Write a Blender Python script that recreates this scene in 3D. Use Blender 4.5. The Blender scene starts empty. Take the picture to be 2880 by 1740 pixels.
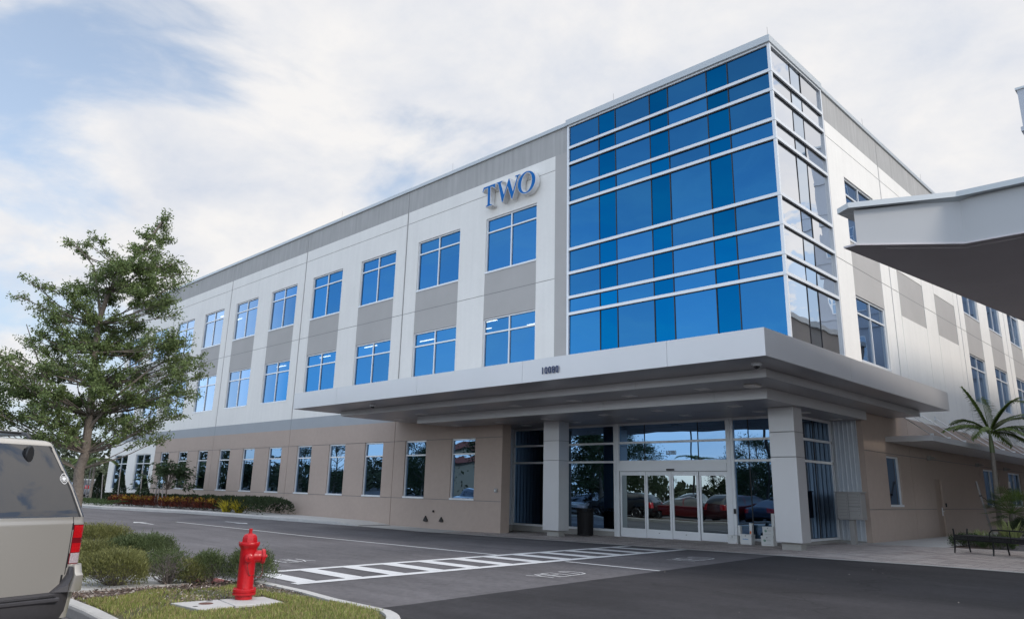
import bpy, math, random
import numpy as np
from mathutils import Vector, Matrix
PI = math.pi
RAD = math.radians
scene = bpy.context.scene
COL = scene.collection

# ------------------------------------------------------------------ camera
cd = bpy.data.cameras.new("camera")
cam = bpy.data.objects.new("camera", cd)
COL.objects.link(cam)
R_ = Vector((0.711972, 0.701848, 0.022466)); U_ = Vector((0.163463, -0.196765, 0.966728)); F_ = Vector((-0.682917, 0.684611, 0.254817))
m = Matrix.Identity(4)
for i in range(3):
    m[i][0] = R_[i]; m[i][1] = U_[i]; m[i][2] = -F_[i]
m[0][3], m[1][3], m[2][3] = 8.7482, -19.7878, 1.5784
cam.matrix_world = m
cd.sensor_fit = 'HORIZONTAL'; cd.sensor_width = 36.0
cd.lens = 36.0 * 2078.54 / 2880.0
cd.shift_y = -41.2555 / 2880.0
cd.clip_start = 0.05; cd.clip_end = 3000
scene.camera = cam

# ------------------------------------------------------------------ sky, sun, exposure
SUN_EL, SUN_AZ = RAD(30), RAD(8)     # azimuth measured from +x towards +y
sdir = Vector((math.cos(SUN_EL)*math.cos(SUN_AZ), math.cos(SUN_EL)*math.sin(SUN_AZ), math.sin(SUN_EL)))
world = bpy.data.worlds.new("World"); scene.world = world; world.use_nodes = True
wt = world.node_tree; wt.nodes.clear()
def wn(t, **k):
    n = wt.nodes.new(t)
    for a, b in k.items(): setattr(n, a, b)
    return n
wo = wn('ShaderNodeOutputWorld'); bg = wn('ShaderNodeBackground')
wt.links.new(bg.outputs[0], wo.inputs[0])
sky = wn('ShaderNodeTexSky', sky_type='NISHITA', sun_disc=False, sun_elevation=SUN_EL, sun_rotation=PI/2-SUN_AZ, altitude=0, air_density=1.0, dust_density=0.6, ozone_density=2.0)
tc = wn('ShaderNodeTexCoord'); sep = wn('ShaderNodeSeparateXYZ')
wt.links.new(tc.outputs['Generated'], sep.inputs[0])
def wmath(op, a, b=None, clamp=False):
    n = wn('ShaderNodeMath', operation=op, use_clamp=clamp)
    for i, v in enumerate((a, b)):
        if v is None: continue
        if isinstance(v, (int, float)): n.inputs[i].default_value = v
        else: wt.links.new(v, n.inputs[i])
    return n.outputs[0]
# cloud sheet: project the direction on a high plane so clouds flatten towards the horizon
zc = wmath('ADD', wmath('MAXIMUM', sep.outputs[2], 0.0), 0.22)
px_ = wmath('DIVIDE', sep.outputs[0], zc); py_ = wmath('DIVIDE', sep.outputs[1], zc)
cmb = wn('ShaderNodeCombineXYZ'); wt.links.new(px_, cmb.inputs[0]); wt.links.new(py_, cmb.inputs[1])
def wnoise(scale, detail, rough, dist, off):
    mp = wn('ShaderNodeMapping'); mp.inputs['Location'].default_value = off
    wt.links.new(cmb.outputs[0], mp.inputs[0])
    n = wn('ShaderNodeTexNoise'); wt.links.new(mp.outputs[0], n.inputs['Vector'])
    n.inputs['Scale'].default_value = scale; n.inputs['Detail'].default_value = detail
    n.inputs['Roughness'].default_value = rough; n.inputs['Distortion'].default_value = dist
    return n.outputs[0]
n1 = wnoise(1.25, 9, 0.56, 0.35, (3.1, 1.7, 0)); n2 = wnoise(2.7, 7, 0.6, 0.2, (0, 7.7, 2))
bias = wmath('ADD', wmath('MULTIPLY', sep.outputs[1], 1.05), wmath('MULTIPLY', sep.outputs[2], 0.75))
bias = wmath('ADD', bias, wmath('MULTIPLY', sep.outputs[0], 0.30))
bias = wmath('SUBTRACT', bias, wmath('MULTIPLY', wmath('MAXIMUM', sep.outputs[0], 0.0), 2.1))
cov = wmath('ADD', wmath('MULTIPLY', wmath('SUBTRACT', n1, 0.5), 3.9), wmath('SUBTRACT', bias, 0.07))
n4 = wnoise(6.5, 6, 0.6, 0.5, (1.1, 4.4, 9))
cov = wmath('ADD', cov, wmath('MULTIPLY', wmath('SUBTRACT', n4, 0.53), wmath('MULTIPLY', wmath('MAXIMUM', sep.outputs[0], 0.0), 16.0)))
mr = wn('ShaderNodeMapRange', interpolation_type='SMOOTHSTEP')
wt.links.new(cov, mr.inputs['Value']); mr.inputs['From Min'].default_value = -0.22; mr.inputs['From Max'].default_value = 0.38
ccol = wn('ShaderNodeValToRGB'); wt.links.new(n2, ccol.inputs[0])
ccol.color_ramp.elements[0].position = 0.28; ccol.color_ramp.elements[0].color = (0.66, 0.71, 0.81, 1)
ccol.color_ramp.elements[1].position = 0.62; ccol.color_ramp.elements[1].color = (0.92, 0.905, 0.90, 1)
CLOUD = 2.62; SKYG = 0.52
cs = wn('ShaderNodeVectorMath', operation='SCALE'); wt.links.new(ccol.outputs[0], cs.inputs[0]); cs.inputs['Scale'].default_value = CLOUD
ss = wn('ShaderNodeVectorMath', operation='SCALE'); hs = wn('ShaderNodeHueSaturation'); hs.inputs['Saturation'].default_value = 0.86; 
hz = wn('ShaderNodeMapRange', interpolation_type='SMOOTHSTEP'); wt.links.new(sep.outputs[2], hz.inputs['Value']); hz.inputs['From Min'].default_value = -0.02; hz.inputs['From Max'].default_value = 0.55; hz.inputs['To Min'].default_value = 0.9; hz.inputs['To Max'].default_value = 0.38
mh = wn('ShaderNodeMix', data_type='RGBA'); wt.links.new(hz.outputs[0], mh.inputs['Factor']); wt.links.new(sky.outputs[0], hs.inputs['Color']); wt.links.new(hs.outputs[0], mh.inputs['A']); mh.inputs['B'].default_value = (2.75, 3.25, 3.85, 1)
wt.links.new(mh.outputs['Result'], ss.inputs[0]); ss.inputs['Scale'].default_value = SKYG
mx = wn('ShaderNodeMix', data_type='RGBA')

n3 = wnoise(1.9, 8, 0.62, 0.6, (5.3, 2.2, 4)); w3 = wn('ShaderNodeMapRange', interpolation_type='SMOOTHSTEP'); wt.links.new(wmath('ADD', n3, wmath('MULTIPLY', wmath('MAXIMUM', wmath('MULTIPLY', sep.outputs[1], -1.0), 0.0), 0.10)), w3.inputs['Value']); w3.inputs['From Min'].default_value = 0.43; w3.inputs['From Max'].default_value = 0.70; w3.inputs['To Max'].default_value = 0.5
wt.links.new(wmath('MAXIMUM', mr.outputs[0], w3.outputs[0]), mx.inputs['Factor']); wt.links.new(ss.outputs[0], mx.inputs['A']); wt.links.new(cs.outputs[0], mx.inputs['B'])

# extra brightness added to out-of-frame sky, overhead and behind the camera, lighting the walls
up_ = wn('ShaderNodeMapRange', interpolation_type='SMOOTHSTEP'); wt.links.new(sep.outputs[2], up_.inputs['Value']); up_.inputs['From Min'].default_value = 0.58; up_.inputs['From Max'].default_value = 0.95; up_.inputs['To Max'].default_value = 1.0
bk = wn('ShaderNodeMapRange', interpolation_type='SMOOTHSTEP'); wt.links.new(sep.outputs[1], bk.inputs['Value']); bk.inputs['From Min'].default_value = 0.1; bk.inputs['From Max'].default_value = -0.5; bk.inputs['To Max'].default_value = 1.45

lowz = wn('ShaderNodeMapRange'); wt.links.new(sep.outputs[2], lowz.inputs['Value']); lowz.inputs['From Min'].default_value = 0.1; lowz.inputs['From Max'].default_value = 0.55; lowz.inputs['To Min'].default_value = 1.0; lowz.inputs['To Max'].default_value = 0.18
gn = wmath('ADD', wmath('ADD', up_.outputs[0], wmath('MULTIPLY', bk.outputs[0], lowz.outputs[0])), 1.0)
gs = wn('ShaderNodeVectorMath', operation='SCALE'); wt.links.new(mx.outputs['Result'], gs.inputs[0]); wt.links.new(gn, gs.inputs['Scale'])
wt.links.new(gs.outputs[0], bg.inputs[0]); bg.inputs[1].default_value = 0.125
sl = bpy.data.lights.new("sun", 'SUN'); sl.energy = 0.6; sl.angle = RAD(10); sl.color = (1.0, 0.90, 0.78)
so = bpy.data.objects.new("sun", sl); COL.objects.link(so)
so.rotation_euler = (-sdir).to_track_quat('-Z', 'Y').to_euler()
scene.view_settings.view_transform = 'Standard'; scene.view_settings.look = 'None'
scene.view_settings.exposure = 1.62; scene.view_settings.gamma = 1.0
scene.view_settings.use_curve_mapping = False
scene.cycles.max_bounces = 8; scene.cycles.glossy_bounces = 4; scene.cycles.transparent_max_bounces = 8
scene.cycles.use_denoising = True; scene.cycles.caustics_reflective = False

# ------------------------------------------------------------------ helpers
class MB:
    def __init__(s): s.v = []; s.f = []; s.m = []; s.mats = []
    def mi(s, mat):
        if mat not in s.mats: s.mats.append(mat)
        return s.mats.index(mat)
    def face(s, pts, mat):
        n = len(s.v); s.v.extend([tuple(p) for p in pts]); s.f.append(tuple(range(n, n+len(pts)))); s.m.append(s.mi(mat))
    def box(s, a, b, mat):
        x0, y0, z0 = a; x1, y1, z1 = b
        n = len(s.v)
        s.v += [(x0,y0,z0),(x1,y0,z0),(x1,y1,z0),(x0,y1,z0),(x0,y0,z1),(x1,y0,z1),(x1,y1,z1),(x0,y1,z1)]
        for q in ((0,3,2,1),(4,5,6,7),(0,1,5,4),(1,2,6,5),(2,3,7,6),(3,0,4,7)):
            s.f.append(tuple(n+i for i in q)); s.m.append(s.mi(mat))
    def rbox(s, a, b, mat, r=0.02):            # box with chamfered edges
        x0, y0, z0 = a; x1, y1, z1 = b
        r = min(r, (x1-x0)/2.01, (y1-y0)/2.01, (z1-z0)/2.01)
        bm_pts = []
        prof = [(x0+r,y0),(x1-r,y0),(x1,y0+r),(x1,y1-r),(x1-r,y1),(x0+r,y1),(x0,y1-r),(x0,y0+r)]
        cx, cy = (x0+x1)/2, (y0+y1)/2
        def sh(p, d):
            return (cx+(p[0]-cx)*(1-d/((x1-x0)/2)), cy+(p[1]-cy)*(1-d/((y1-y0)/2)))
        rings = [[(*sh(p, r), z0) for p in prof], [(*p, z0+r) for p in prof], [(*p, z1-r) for p in prof], [(*sh(p, r), z1) for p in prof]]
        s.loft(rings, mat, closed=True, caps=True)
    def loft(s, rings, mat, closed=True, caps=False):
        n = len(s.v); k = len(rings[0])
        for r in rings: s.v.extend([tuple(p) for p in r])
        mi = s.mi(mat)
        for i in range(len(rings)-1):
            for j in range(k if closed else k-1):
                a = n+i*k+j; b = n+i*k+(j+1) % k
                s.f.append((a, b, b+k, a+k)); s.m.append(mi)
        if caps:
            s.f.append(tuple(n+j for j in reversed(range(k)))); s.m.append(mi)
            s.f.append(tuple(n+(len(rings)-1)*k+j for j in range(k))); s.m.append(mi)
    def tube(s, pts, r, mat, k=8, caps=True):
        pts = [Vector(p) for p in pts]
        rs = r if isinstance(r, (list, tuple)) else [r]*len(pts)
        rings = []; ref = None
        for i, p in enumerate(pts):
            d = (pts[min(i+1, len(pts)-1)]-pts[max(i-1, 0)]).normalized()
            if ref is None: ref = Vector((0,0,1)) if abs(d.z) < .9 else Vector((1,0,0))
            a = d.cross(ref)
            if a.length < 1e-4: a = d.cross(Vector((0.3,1,0)))
            a.normalize(); b = a.cross(d).normalized(); ref = b
            ref = d.cross(a)*-1 if False else ref
            rings.append([p+(a*math.cos(2*PI*j/k)+b*math.sin(2*PI*j/k))*rs[i] for j in range(k)])
        s.loft(rings, mat, True, caps)
    def lathe(s, prof, mat, c=(0,0,0), k=24, axis=(0,0,1), caps=True):
        ax = Vector(axis).normalized(); q = Vector((0,0,1)).rotation_difference(ax)
        rings = [[Vector(c)+q@Vector((r*math.cos(2*PI*j/k), r*math.sin(2*PI*j/k), z)) for j in range(k)] for r, z in prof]
        s.loft(rings, mat, True, caps)
    def prism(s, poly, z0, z1, mat, smat=None):
        n = len(s.v); k = len(poly)
        s.v += [(p[0], p[1], z0) for p in poly]+[(p[0], p[1], z1) for p in poly]
        s.f.append(tuple(range(n+k, n+2*k))); s.m.append(s.mi(mat))
        s.f.append(tuple(reversed(range(n, n+k)))); s.m.append(s.mi(smat or mat))
        for j in range(k):
            s.f.append((n+j, n+(j+1) % k, n+k+(j+1) % k, n+k+j)); s.m.append(s.mi(smat or mat))
    def build(s, name, parent=None, smooth=False, bevel=0, origin=None):
        me = bpy.data.meshes.new(name)
        v = s.v
        if origin is not None: v = [(a-origin[0], b-origin[1], c-origin[2]) for a, b, c in v]
        me.from_pydata(v, [], s.f)
        for mt in s.mats: me.materials.append(mt)
        me.polygons.foreach_set('material_index', s.m)
        if smooth: me.polygons.foreach_set('use_smooth', [True]*len(s.f))
        me.update()
        o = bpy.data.objects.new(name, me); COL.objects.link(o)
        if parent is not None:
            o.parent = parent
        if bevel:
            b = o.modifiers.new('bevel', 'BEVEL'); b.width = bevel; b.segments = 2; b.limit_method = 'ANGLE'; b.angle_limit = RAD(40)
        if smooth:
            try: me.set_sharp_from_angle(angle=RAD(38))
            except Exception: pass
        return o
def tag(o, label, cat, group=None, kind=None):
    if label: o['label'] = label
    if cat: o['category'] = cat
    if group: o['group'] = group
    if kind: o['kind'] = kind
    return o
def thing(name, label, cat, loc=(0,0,0), rz=0, group=None):
    o = bpy.data.objects.new(name, None); o.empty_display_size = 0.3; COL.objects.link(o)
    o.location = loc; o.rotation_euler = (0, 0, rz)
    return tag(o, label, cat, group)
def structure(o): o['kind'] = 'structure'; return o
def dup(root, loc, rz, label=None, scale=None):
    r = root.copy(); COL.objects.link(r); r.location = loc; r.rotation_euler = (0, 0, rz)
    if scale: r.scale = (scale,)*3
    if label: r['label'] = label
    def rec(src, dst):
        for ch in [c for c in src.children]:
            c = ch.copy(); COL.objects.link(c); c.parent = dst; rec(ch, c)
    rec(root, r)
    return r

def mat(name, col, rough=0.6, metal=0.0, spec=0.5, noise=None, bump=None, streak=None, island=None, coat=0, transl=0, emit=None):
    """noise=(scale, amount[,detail]) colour mottling; bump=(scale,strength); island=amount random value per leaf"""
    mt = bpy.data.materials.new(name); mt.use_nodes = True
    nt = mt.node_tree; b = nt.nodes['Principled BSDF']; out = nt.nodes['Material Output']
    b.inputs['Base Color'].default_value = (*col, 1); b.inputs['Roughness'].default_value = rough
    b.inputs['Metallic'].default_value = metal; b.inputs['Specular IOR Level'].default_value = spec
    if coat: b.inputs['Coat Weight'].default_value = coat; b.inputs['Coat Roughness'].default_value = 0.05
    tcn = nt.nodes.new('ShaderNodeTexCoord'); src = tcn.outputs['Object']
    geo = nt.nodes.new('ShaderNodeNewGeometry'); pos = geo.outputs['Position']
    cur = None
    def mulv(fac_socket, amt, cur):
        # multiply colour by 1-amt..1+amt
        mrn = nt.nodes.new('ShaderNodeMapRange'); nt.links.new(fac_socket, mrn.inputs['Value'])
        mrn.inputs['From Min'].default_value = 0.25; mrn.inputs['From Max'].default_value = 0.75
        mrn.inputs['To Min'].default_value = 1-amt; mrn.inputs['To Max'].default_value = 1+amt
        sc = nt.nodes.new('ShaderNodeVectorMath'); sc.operation = 'SCALE'
        if cur is None: sc.inputs[0].default_value = col
        else: nt.links.new(cur, sc.inputs[0])
        nt.links.new(mrn.outputs[0], sc.inputs['Scale'])
        return sc.outputs[0]
    for nz in (noise or []):
        t = nt.nodes.new('ShaderNodeTexNoise'); nt.links.new(pos, t.inputs['Vector'])
        t.inputs['Scale'].default_value = nz[0]; t.inputs['Detail'].default_value = 6; t.inputs['Roughness'].default_value = .6
        cur = mulv(t.outputs[0], nz[1], cur)
    if streak:
        mp = nt.nodes.new('ShaderNodeMapping'); nt.links.new(pos, mp.inputs[0]); mp.inputs['Scale'].default_value = streak[0]
        t = nt.nodes.new('ShaderNodeTexNoise'); nt.links.new(mp.outputs[0], t.inputs['Vector']); t.inputs['Scale'].default_value = 1; t.inputs['Detail'].default_value = 5
        cur = mulv(t.outputs[0], streak[1], cur)
    if island:
        mrn = nt.nodes.new('ShaderNodeMapRange'); nt.links.new(geo.outputs['Random Per Island'], mrn.inputs['Value'])
        mrn.inputs['To Min'].default_value = 1-island; mrn.inputs['To Max'].default_value = 1+island
        sc = nt.nodes.new('ShaderNodeVectorMath'); sc.operation = 'SCALE'
        if cur is None: sc.inputs[0].default_value = col
        else: nt.links.new(cur, sc.inputs[0])
        nt.links.new(mrn.outputs[0], sc.inputs['Scale']); cur = sc.outputs[0]
    if cur is not None: nt.links.new(cur, b.inputs['Base Color'])
    if bump:
        t = nt.nodes.new('ShaderNodeTexNoise'); nt.links.new(pos, t.inputs['Vector']); t.inputs['Scale'].default_value = bump[0]; t.inputs['Detail'].default_value = 8
        bp = nt.nodes.new('ShaderNodeBump'); nt.links.new(t.outputs[0], bp.inputs['Height']); bp.inputs['Strength'].default_value = bump[1]; bp.inputs['Distance'].default_value = bump[2] if len(bump) > 2 else 0.01
        nt.links.new(bp.outputs[0], b.inputs['Normal'])
    if transl:
        tr = nt.nodes.new('ShaderNodeBsdfTranslucent'); ms = nt.nodes.new('ShaderNodeMixShader'); ms.inputs[0].default_value = transl
        if cur is not None: nt.links.new(cur, tr.inputs[0])
        else: tr.inputs[0].default_value = (*col, 1)
        nt.links.new(b.outputs[0], ms.inputs[1]); nt.links.new(tr.outputs[0], ms.inputs[2]); nt.links.new(ms.outputs[0], out.inputs[0])
    if emit:
        b.inputs['Emission Color'].default_value = (*emit[0], 1); b.inputs['Emission Strength'].default_value = emit[1]
    return mt

def glass(name, tint, edge=(0.9, 0.93, 0.97), base=(0.004, 0.007, 0.012), wav=0.015, ref=0.9, trans=0.0, wscale=0.9):
    """coated glazing: coloured mirror straight on, whiter when grazing, over a dark room"""
    mt = bpy.data.materials.new(name); mt.use_nodes = True; nt = mt.node_tree; nt.nodes.clear()
    N = nt.nodes.new; L = nt.links.new
    out = N('ShaderNodeOutputMaterial'); g = N('ShaderNodeBsdfGlossy'); d = N('ShaderNodeBsdfDiffuse')
    g.inputs['Roughness'].default_value = 0.0; d.inputs[0].default_value = (*base, 1)
    lw = N('ShaderNodeLayerWeight'); lw.inputs['Blend'].default_value = 0.5
    rp = N('ShaderNodeValToRGB'); L(lw.outputs['Facing'], rp.inputs[0])
    rp.color_ramp.elements[0].position = 0.53; rp.color_ramp.elements[0].color = (*tint, 1)
    rp.color_ramp.elements[1].position = 0.62; rp.color_ramp.elements[1].color = (*edge, 1)
    oi = N('ShaderNodeObjectInfo'); mo = N('ShaderNodeMapRange'); L(oi.outputs['Random'], mo.inputs['Value']); mo.inputs['To Min'].default_value = 0.84; mo.inputs['To Max'].default_value = 1.10
    vs = N('ShaderNodeVectorMath'); vs.operation = 'SCALE'; L(rp.outputs[0], vs.inputs[0]); L(mo.outputs[0], vs.inputs['Scale']); L(vs.outputs[0], g.inputs[0])
    geo = N('ShaderNodeNewGeometry')
    t = N('ShaderNodeTexNoise'); L(geo.outputs['Position'], t.inputs['Vector']); t.inputs['Scale'].default_value = wscale; t.inputs['Detail'].default_value = 1
    bp = N('ShaderNodeBump'); L(t.outputs[0], bp.inputs['Height']); bp.inputs['Strength'].default_value = 1; bp.inputs['Distance'].default_value = wav
    L(bp.outputs[0], g.inputs['Normal'])
    ms = N('ShaderNodeMixShader'); ms.inputs[0].default_value = ref
    under = d
    if trans > 0:
        tb = N('ShaderNodeBsdfTransparent'); tb.inputs[0].default_value = (trans, trans*1.1, trans*1.15, 1)
        under = tb
    L(under.outputs[0], ms.inputs[1]); L(g.outputs[0], ms.inputs[2]); L(ms.outputs[0], out.inputs[0])
    return mt

M = {}
M['white'] = mat('white_stucco', (0.82, 0.80, 0.76), 0.85, noise=[(0.5, 0.035), (6, 0.02)], streak=((4, 4, .25), 0.03), bump=(60, 0.25, 0.01))
M['grey'] = mat('grey_stucco', (0.44, 0.425, 0.41), 0.85, noise=[(0.8, 0.05)], bump=(60, 0.25, 0.01))
M['greyband'] = mat('weathered_grey_stucco', (0.40, 0.395, 0.385), 0.85, noise=[(0.7, 0.06)], streak=((5, 5, .35), 0.13), bump=(60, 0.25, 0.01))
M['joint'] = mat('joint_sealant', (0.22, 0.22, 0.22), 0.9)
M['slate'] = mat('slate_blue_band', (0.36, 0.38, 0.40), 0.85, noise=[(1, 0.04)])
M['tan'] = mat('tan_stucco', (0.45, 0.36, 0.305), 0.9, noise=[(0.5, 0.05), (5, 0.04)], bump=(45, 0.35, 0.012))
M['alu'] = mat('white_aluminium', (0.74, 0.76, 0.78), 0.35, metal=0.15, noise=[(2, 0.02)])
M['silver'] = mat('silver_metal_panel', (0.60, 0.595, 0.60), 0.42, metal=0.45, noise=[(0.8, 0.025)])
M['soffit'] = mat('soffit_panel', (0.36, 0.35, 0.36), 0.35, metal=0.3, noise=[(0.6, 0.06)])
M['coping'] = mat('coping_metal', (0.50, 0.53, 0.545), 0.45, metal=0.3)
M['black'] = mat('black_gasket', (0.02, 0.02, 0.022), 0.6)
M['dark'] = mat('dark_interior', (0.02, 0.022, 0.025), 0.8)
M['glass'] = glass('blue_reflective_glass', (0.026, 0.145, 0.325), wav=0.004, edge=(.97, .98, 1.0))
M['glass_strip'] = glass('deep_blue_spandrel_glass', (0.001, 0.105, 0.270), edge=(0.78, 0.85, 0.93), wav=0.004)
M['glass_win'] = glass('window_glass', (0.036, 0.150, 0.330), edge=(0.34, 0.44, 0.58), wav=0.004, trans=.9)
M['glass_low'] = glass('storefront_glass', (0.16, 0.27, 0.42), edge=(0.22, 0.30, 0.40), wav=0.004, ref=0.85)
M['glass_door'] = glass('door_glass', (0.30, 0.36, 0.38), edge=(0.85, 0.9, 0.9), wav=0.003, ref=0.85)
M['base'] = mat('concrete_plinth', (0.33, 0.32, 0.30), 0.85, noise=[(3, 0.08)])
M['concrete'] = mat('concrete', (0.50, 0.49, 0.47), 0.9, noise=[(0.7, 0.08), (9, 0.07)], bump=(80, 0.3, 0.005))
M['kerb'] = mat('kerb_concrete', (0.50, 0.49, 0.47), 0.9, noise=[(1.5, 0.10), (14, 0.08)], bump=(60, 0.4, 0.006))
M['corrug'] = mat('corrugated_metal', (0.62, 0.65, 0.68), 0.45, metal=0.4, noise=[(1.2, 0.08)])
M['bronze'] = mat('dark_bronze', (0.03, 0.027, 0.025), 0.5, metal=0.3)
M['blackmetal'] = mat('black_powder_coat', (0.010, 0.010, 0.011), 0.5, spec=0.3)
M['paint'] = mat('road_paint', (0.66, 0.66, 0.66), 0.8, noise=[(2, 0.06), (25, 0.12)])
M['thinpaint'] = mat('worn_road_paint', (0.72, 0.72, 0.72), 0.8, noise=[(4, 0.12), (30, 0.2)])
M['mailbox'] = mat('mailbox_grey', (0.34, 0.33, 0.32), 0.5, metal=0.2)

# ground height: flat road, easing up to the entrance paving
def gz(x, y):
    a = min(max(.04+.0145*(x+11), 0), .25); b = min(max((y+13)/13, 0), 1)
    return a*b+.01*min(max(y, 0), 5)*min(max((x+9)/9, 0), 1)
def sheet(name, poly_or_rect, dz, mt, step=0.5):
    """rectangle draped on the ground"""
    x0, x1, y0, y1 = poly_or_rect
    def br(a, b):
        s = [a]; k = math.floor(a/step)+1
        while k*step < b-1e-6: s.append(k*step); k += 1
        s.append(b); return s
    xs, ys = br(x0, x1), br(y0, y1)
    b = MB(); b.mats = [mt]
    for y in ys:
        for x in xs: b.v.append((x, y, gz(x, y)+dz))
    k = len(xs)
    for j in range(len(ys)-1):
        for i in range(k-1):
            b.f.append((j*k+i, j*k+i+1, (j+1)*k+i+1, (j+1)*k+i)); b.m.append(0)
    return b
def polysheet(name, poly, dz, mt):
    b = MB(); b.face([(x, y, gz(x, y)+dz) for x, y in poly], mt); return b

# ------------------------------------------------------------------ road materials
def asphalt(name, col, wear, crack=0.0, stain=0.15):
    mt = bpy.data.materials.new(name); mt.use_nodes = True; nt = mt.node_tree; N = nt.nodes.new; L = nt.links.new
    b = nt.nodes['Principled BSDF']; b.inputs['Roughness'].default_value = 0.85; b.inputs['Specular IOR Level'].default_value = 0.3
    geo = N('ShaderNodeNewGeometry')
    def nz(s, d=6, sc=(1,1,1)):
        mp = N('ShaderNodeMapping'); L(geo.outputs['Position'], mp.inputs[0]); mp.inputs['Scale'].default_value = sc
        t = N('ShaderNodeTexNoise'); L(mp.outputs[0], t.inputs['Vector']); t.inputs['Scale'].default_value = s; t.inputs['Detail'].default_value = d; return t.outputs[0]
    cur = None
    for s_, a, sc in ((0.25, stain, (1,1,1)), (1.1, stain*.7, (.35,1,1)), (9, 0.15, (1,1,1)), (1.0, .13, (.10,2.4,1)), (2.5, .10, (.3,1,1)), (90, wear, (1,1,1))):
        mrn = N('ShaderNodeMapRange'); L(nz(s_, 5, sc), mrn.inputs['Value']); mrn.inputs['From Min'].default_value = .28; mrn.inputs['From Max'].default_value = .72
        mrn.inputs['To Min'].default_value = 1-a; mrn.inputs['To Max'].default_value = 1+a
        sc_ = N('ShaderNodeVectorMath'); sc_.operation = 'SCALE'
        if cur is None: sc_.inputs[0].default_value = col
        else: L(cur, sc_.inputs[0])
        L(mrn.outputs[0], sc_.inputs['Scale']); cur = sc_.outputs[0]
    if crack:
        v = N('ShaderNodeTexVoronoi'); v.feature = 'DISTANCE_TO_EDGE'; v.inputs['Scale'].default_value = 0.16
        mp = N('ShaderNodeMapping'); L(geo.outputs['Position'], mp.inputs[0])
        t = N('ShaderNodeTexNoise'); L(geo.outputs['Position'], t.inputs['Vector']); t.inputs['Scale'].default_value = 1.1; t.inputs['Detail'].default_value = 6
        va = N('ShaderNodeVectorMath'); va.operation = 'ADD'; L(geo.outputs['Position'], va.inputs[0])
        vs = N('ShaderNodeVectorMath'); vs.operation = 'SCALE'; L(t.outputs[1], vs.inputs[0]); vs.inputs['Scale'].default_value = 1.6; L(vs.outputs[0], va.inputs[1])
        L(va.outputs[0], v.inputs['Vector'])
        mrn = N('ShaderNodeMapRange'); L(v.outputs['Distance'], mrn.inputs['Value']); mrn.inputs['From Max'].default_value = 0.006; mrn.inputs['To Min'].default_value = 1-crack; mrn.inputs['To Max'].default_value = 1
        sc_ = N('ShaderNodeVectorMath'); sc_.operation = 'SCALE'; L(cur, sc_.inputs[0]); L(mrn.outputs[0], sc_.inputs['Scale']); cur = sc_.outputs[0]
    L(cur, b.inputs['Base Color'])
    bp = N('ShaderNodeBump'); L(nz(140, 3), bp.inputs['Height']); bp.inputs['Strength'].default_value = .5; bp.inputs['Distance'].default_value = .006; L(bp.outputs[0], b.inputs['Normal'])
    return mt
M['asphalt'] = asphalt('worn_asphalt', (0.128, 0.121, 0.126), 0.24, crack=.12, stain=.22)
M['sealed'] = asphalt('sealed_asphalt', (0.036, 0.034, 0.037), 0.25, crack=0.4, stain=0.26)
def paver_mat():
    mt = bpy.data.materials.new('strip_pavers'); mt.use_nodes = True; nt = mt.node_tree; N = nt.nodes.new; L = nt.links.new
    b = nt.nodes['Principled BSDF']; b.inputs['Roughness'].default_value = 0.85
    geo = N('ShaderNodeNewGeometry'); br = N('ShaderNodeTexBrick'); L(geo.outputs['Position'], br.inputs['Vector'])
    br.inputs['Scale'].default_value = 1; br.inputs['Brick Width'].default_value = 0.42; br.inputs['Row Height'].default_value = 0.085
    br.inputs['Mortar Size'].default_value = 0.006; br.inputs['Mortar'].default_value = (0.10, 0.095, 0.09, 1); br.offset = 0.37
    br.inputs['Color1'].default_value = (0.66, 0.60, 0.56, 1); br.inputs['Color2'].default_value = (0.34, 0.29, 0.28, 1); br.inputs['Bias'].default_value = -0.15
    t = N('ShaderNodeTexNoise'); L(geo.outputs['Position'], t.inputs['Vector']); t.inputs['Scale'].default_value = 1.3; t.inputs['Detail'].default_value = 5
    mxn = N('ShaderNodeMix'); mxn.data_type = 'RGBA'; mxn.blend_type = 'MULTIPLY'; mxn.inputs['Factor'].default_value = 0.5
    L(br.outputs[0], mxn.inputs['A']); rp = N('ShaderNodeValToRGB'); L(t.outputs[0], rp.inputs[0]); rp.color_ramp.elements[0].position = .35; rp.color_ramp.elements[0].color = (.7,.62,.6,1); rp.color_ramp.elements[1].position = .65
    L(rp.outputs[0], mxn.inputs['B']); L(mxn.outputs['Result'], b.inputs['Base Color'])
    bp = N('ShaderNodeBump'); L(br.outputs[1], bp.inputs['Height']); bp.invert = True; bp.inputs['Distance'].default_value = .004; L(bp.outputs[0], b.inputs['Normal'])
    return mt
M['paver'] = paver_mat()

# ------------------------------------------------------------------ ground surfaces
b = MB(); b.mats = [M['asphalt']]
xs = [-900, -300, -120, -60, -30] + [-14+0.5*i for i in range(57)] + [20, 40, 120, 400, 900]
ys = [-900, -300, -100, -40, -20] + [-13.5+0.5*i for i in range(40)] + [10, 20, 60, 150, 400, 900]
for y in ys:
    for x in xs: b.v.append((x, y, gz(x, y)))
k = len(xs)
for j in range(len(ys)-1):
    for i in range(k-1):
        b.f.append((j*k+i, j*k+i+1, (j+1)*k+i+1, (j+1)*k+i)); b.m.append(0)
structure(b.build('road'))
structure(sheet('sealed', (0.0, 14, -40, -1.72), 0.005, M['sealed']).build('resealed_driveway'))
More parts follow.
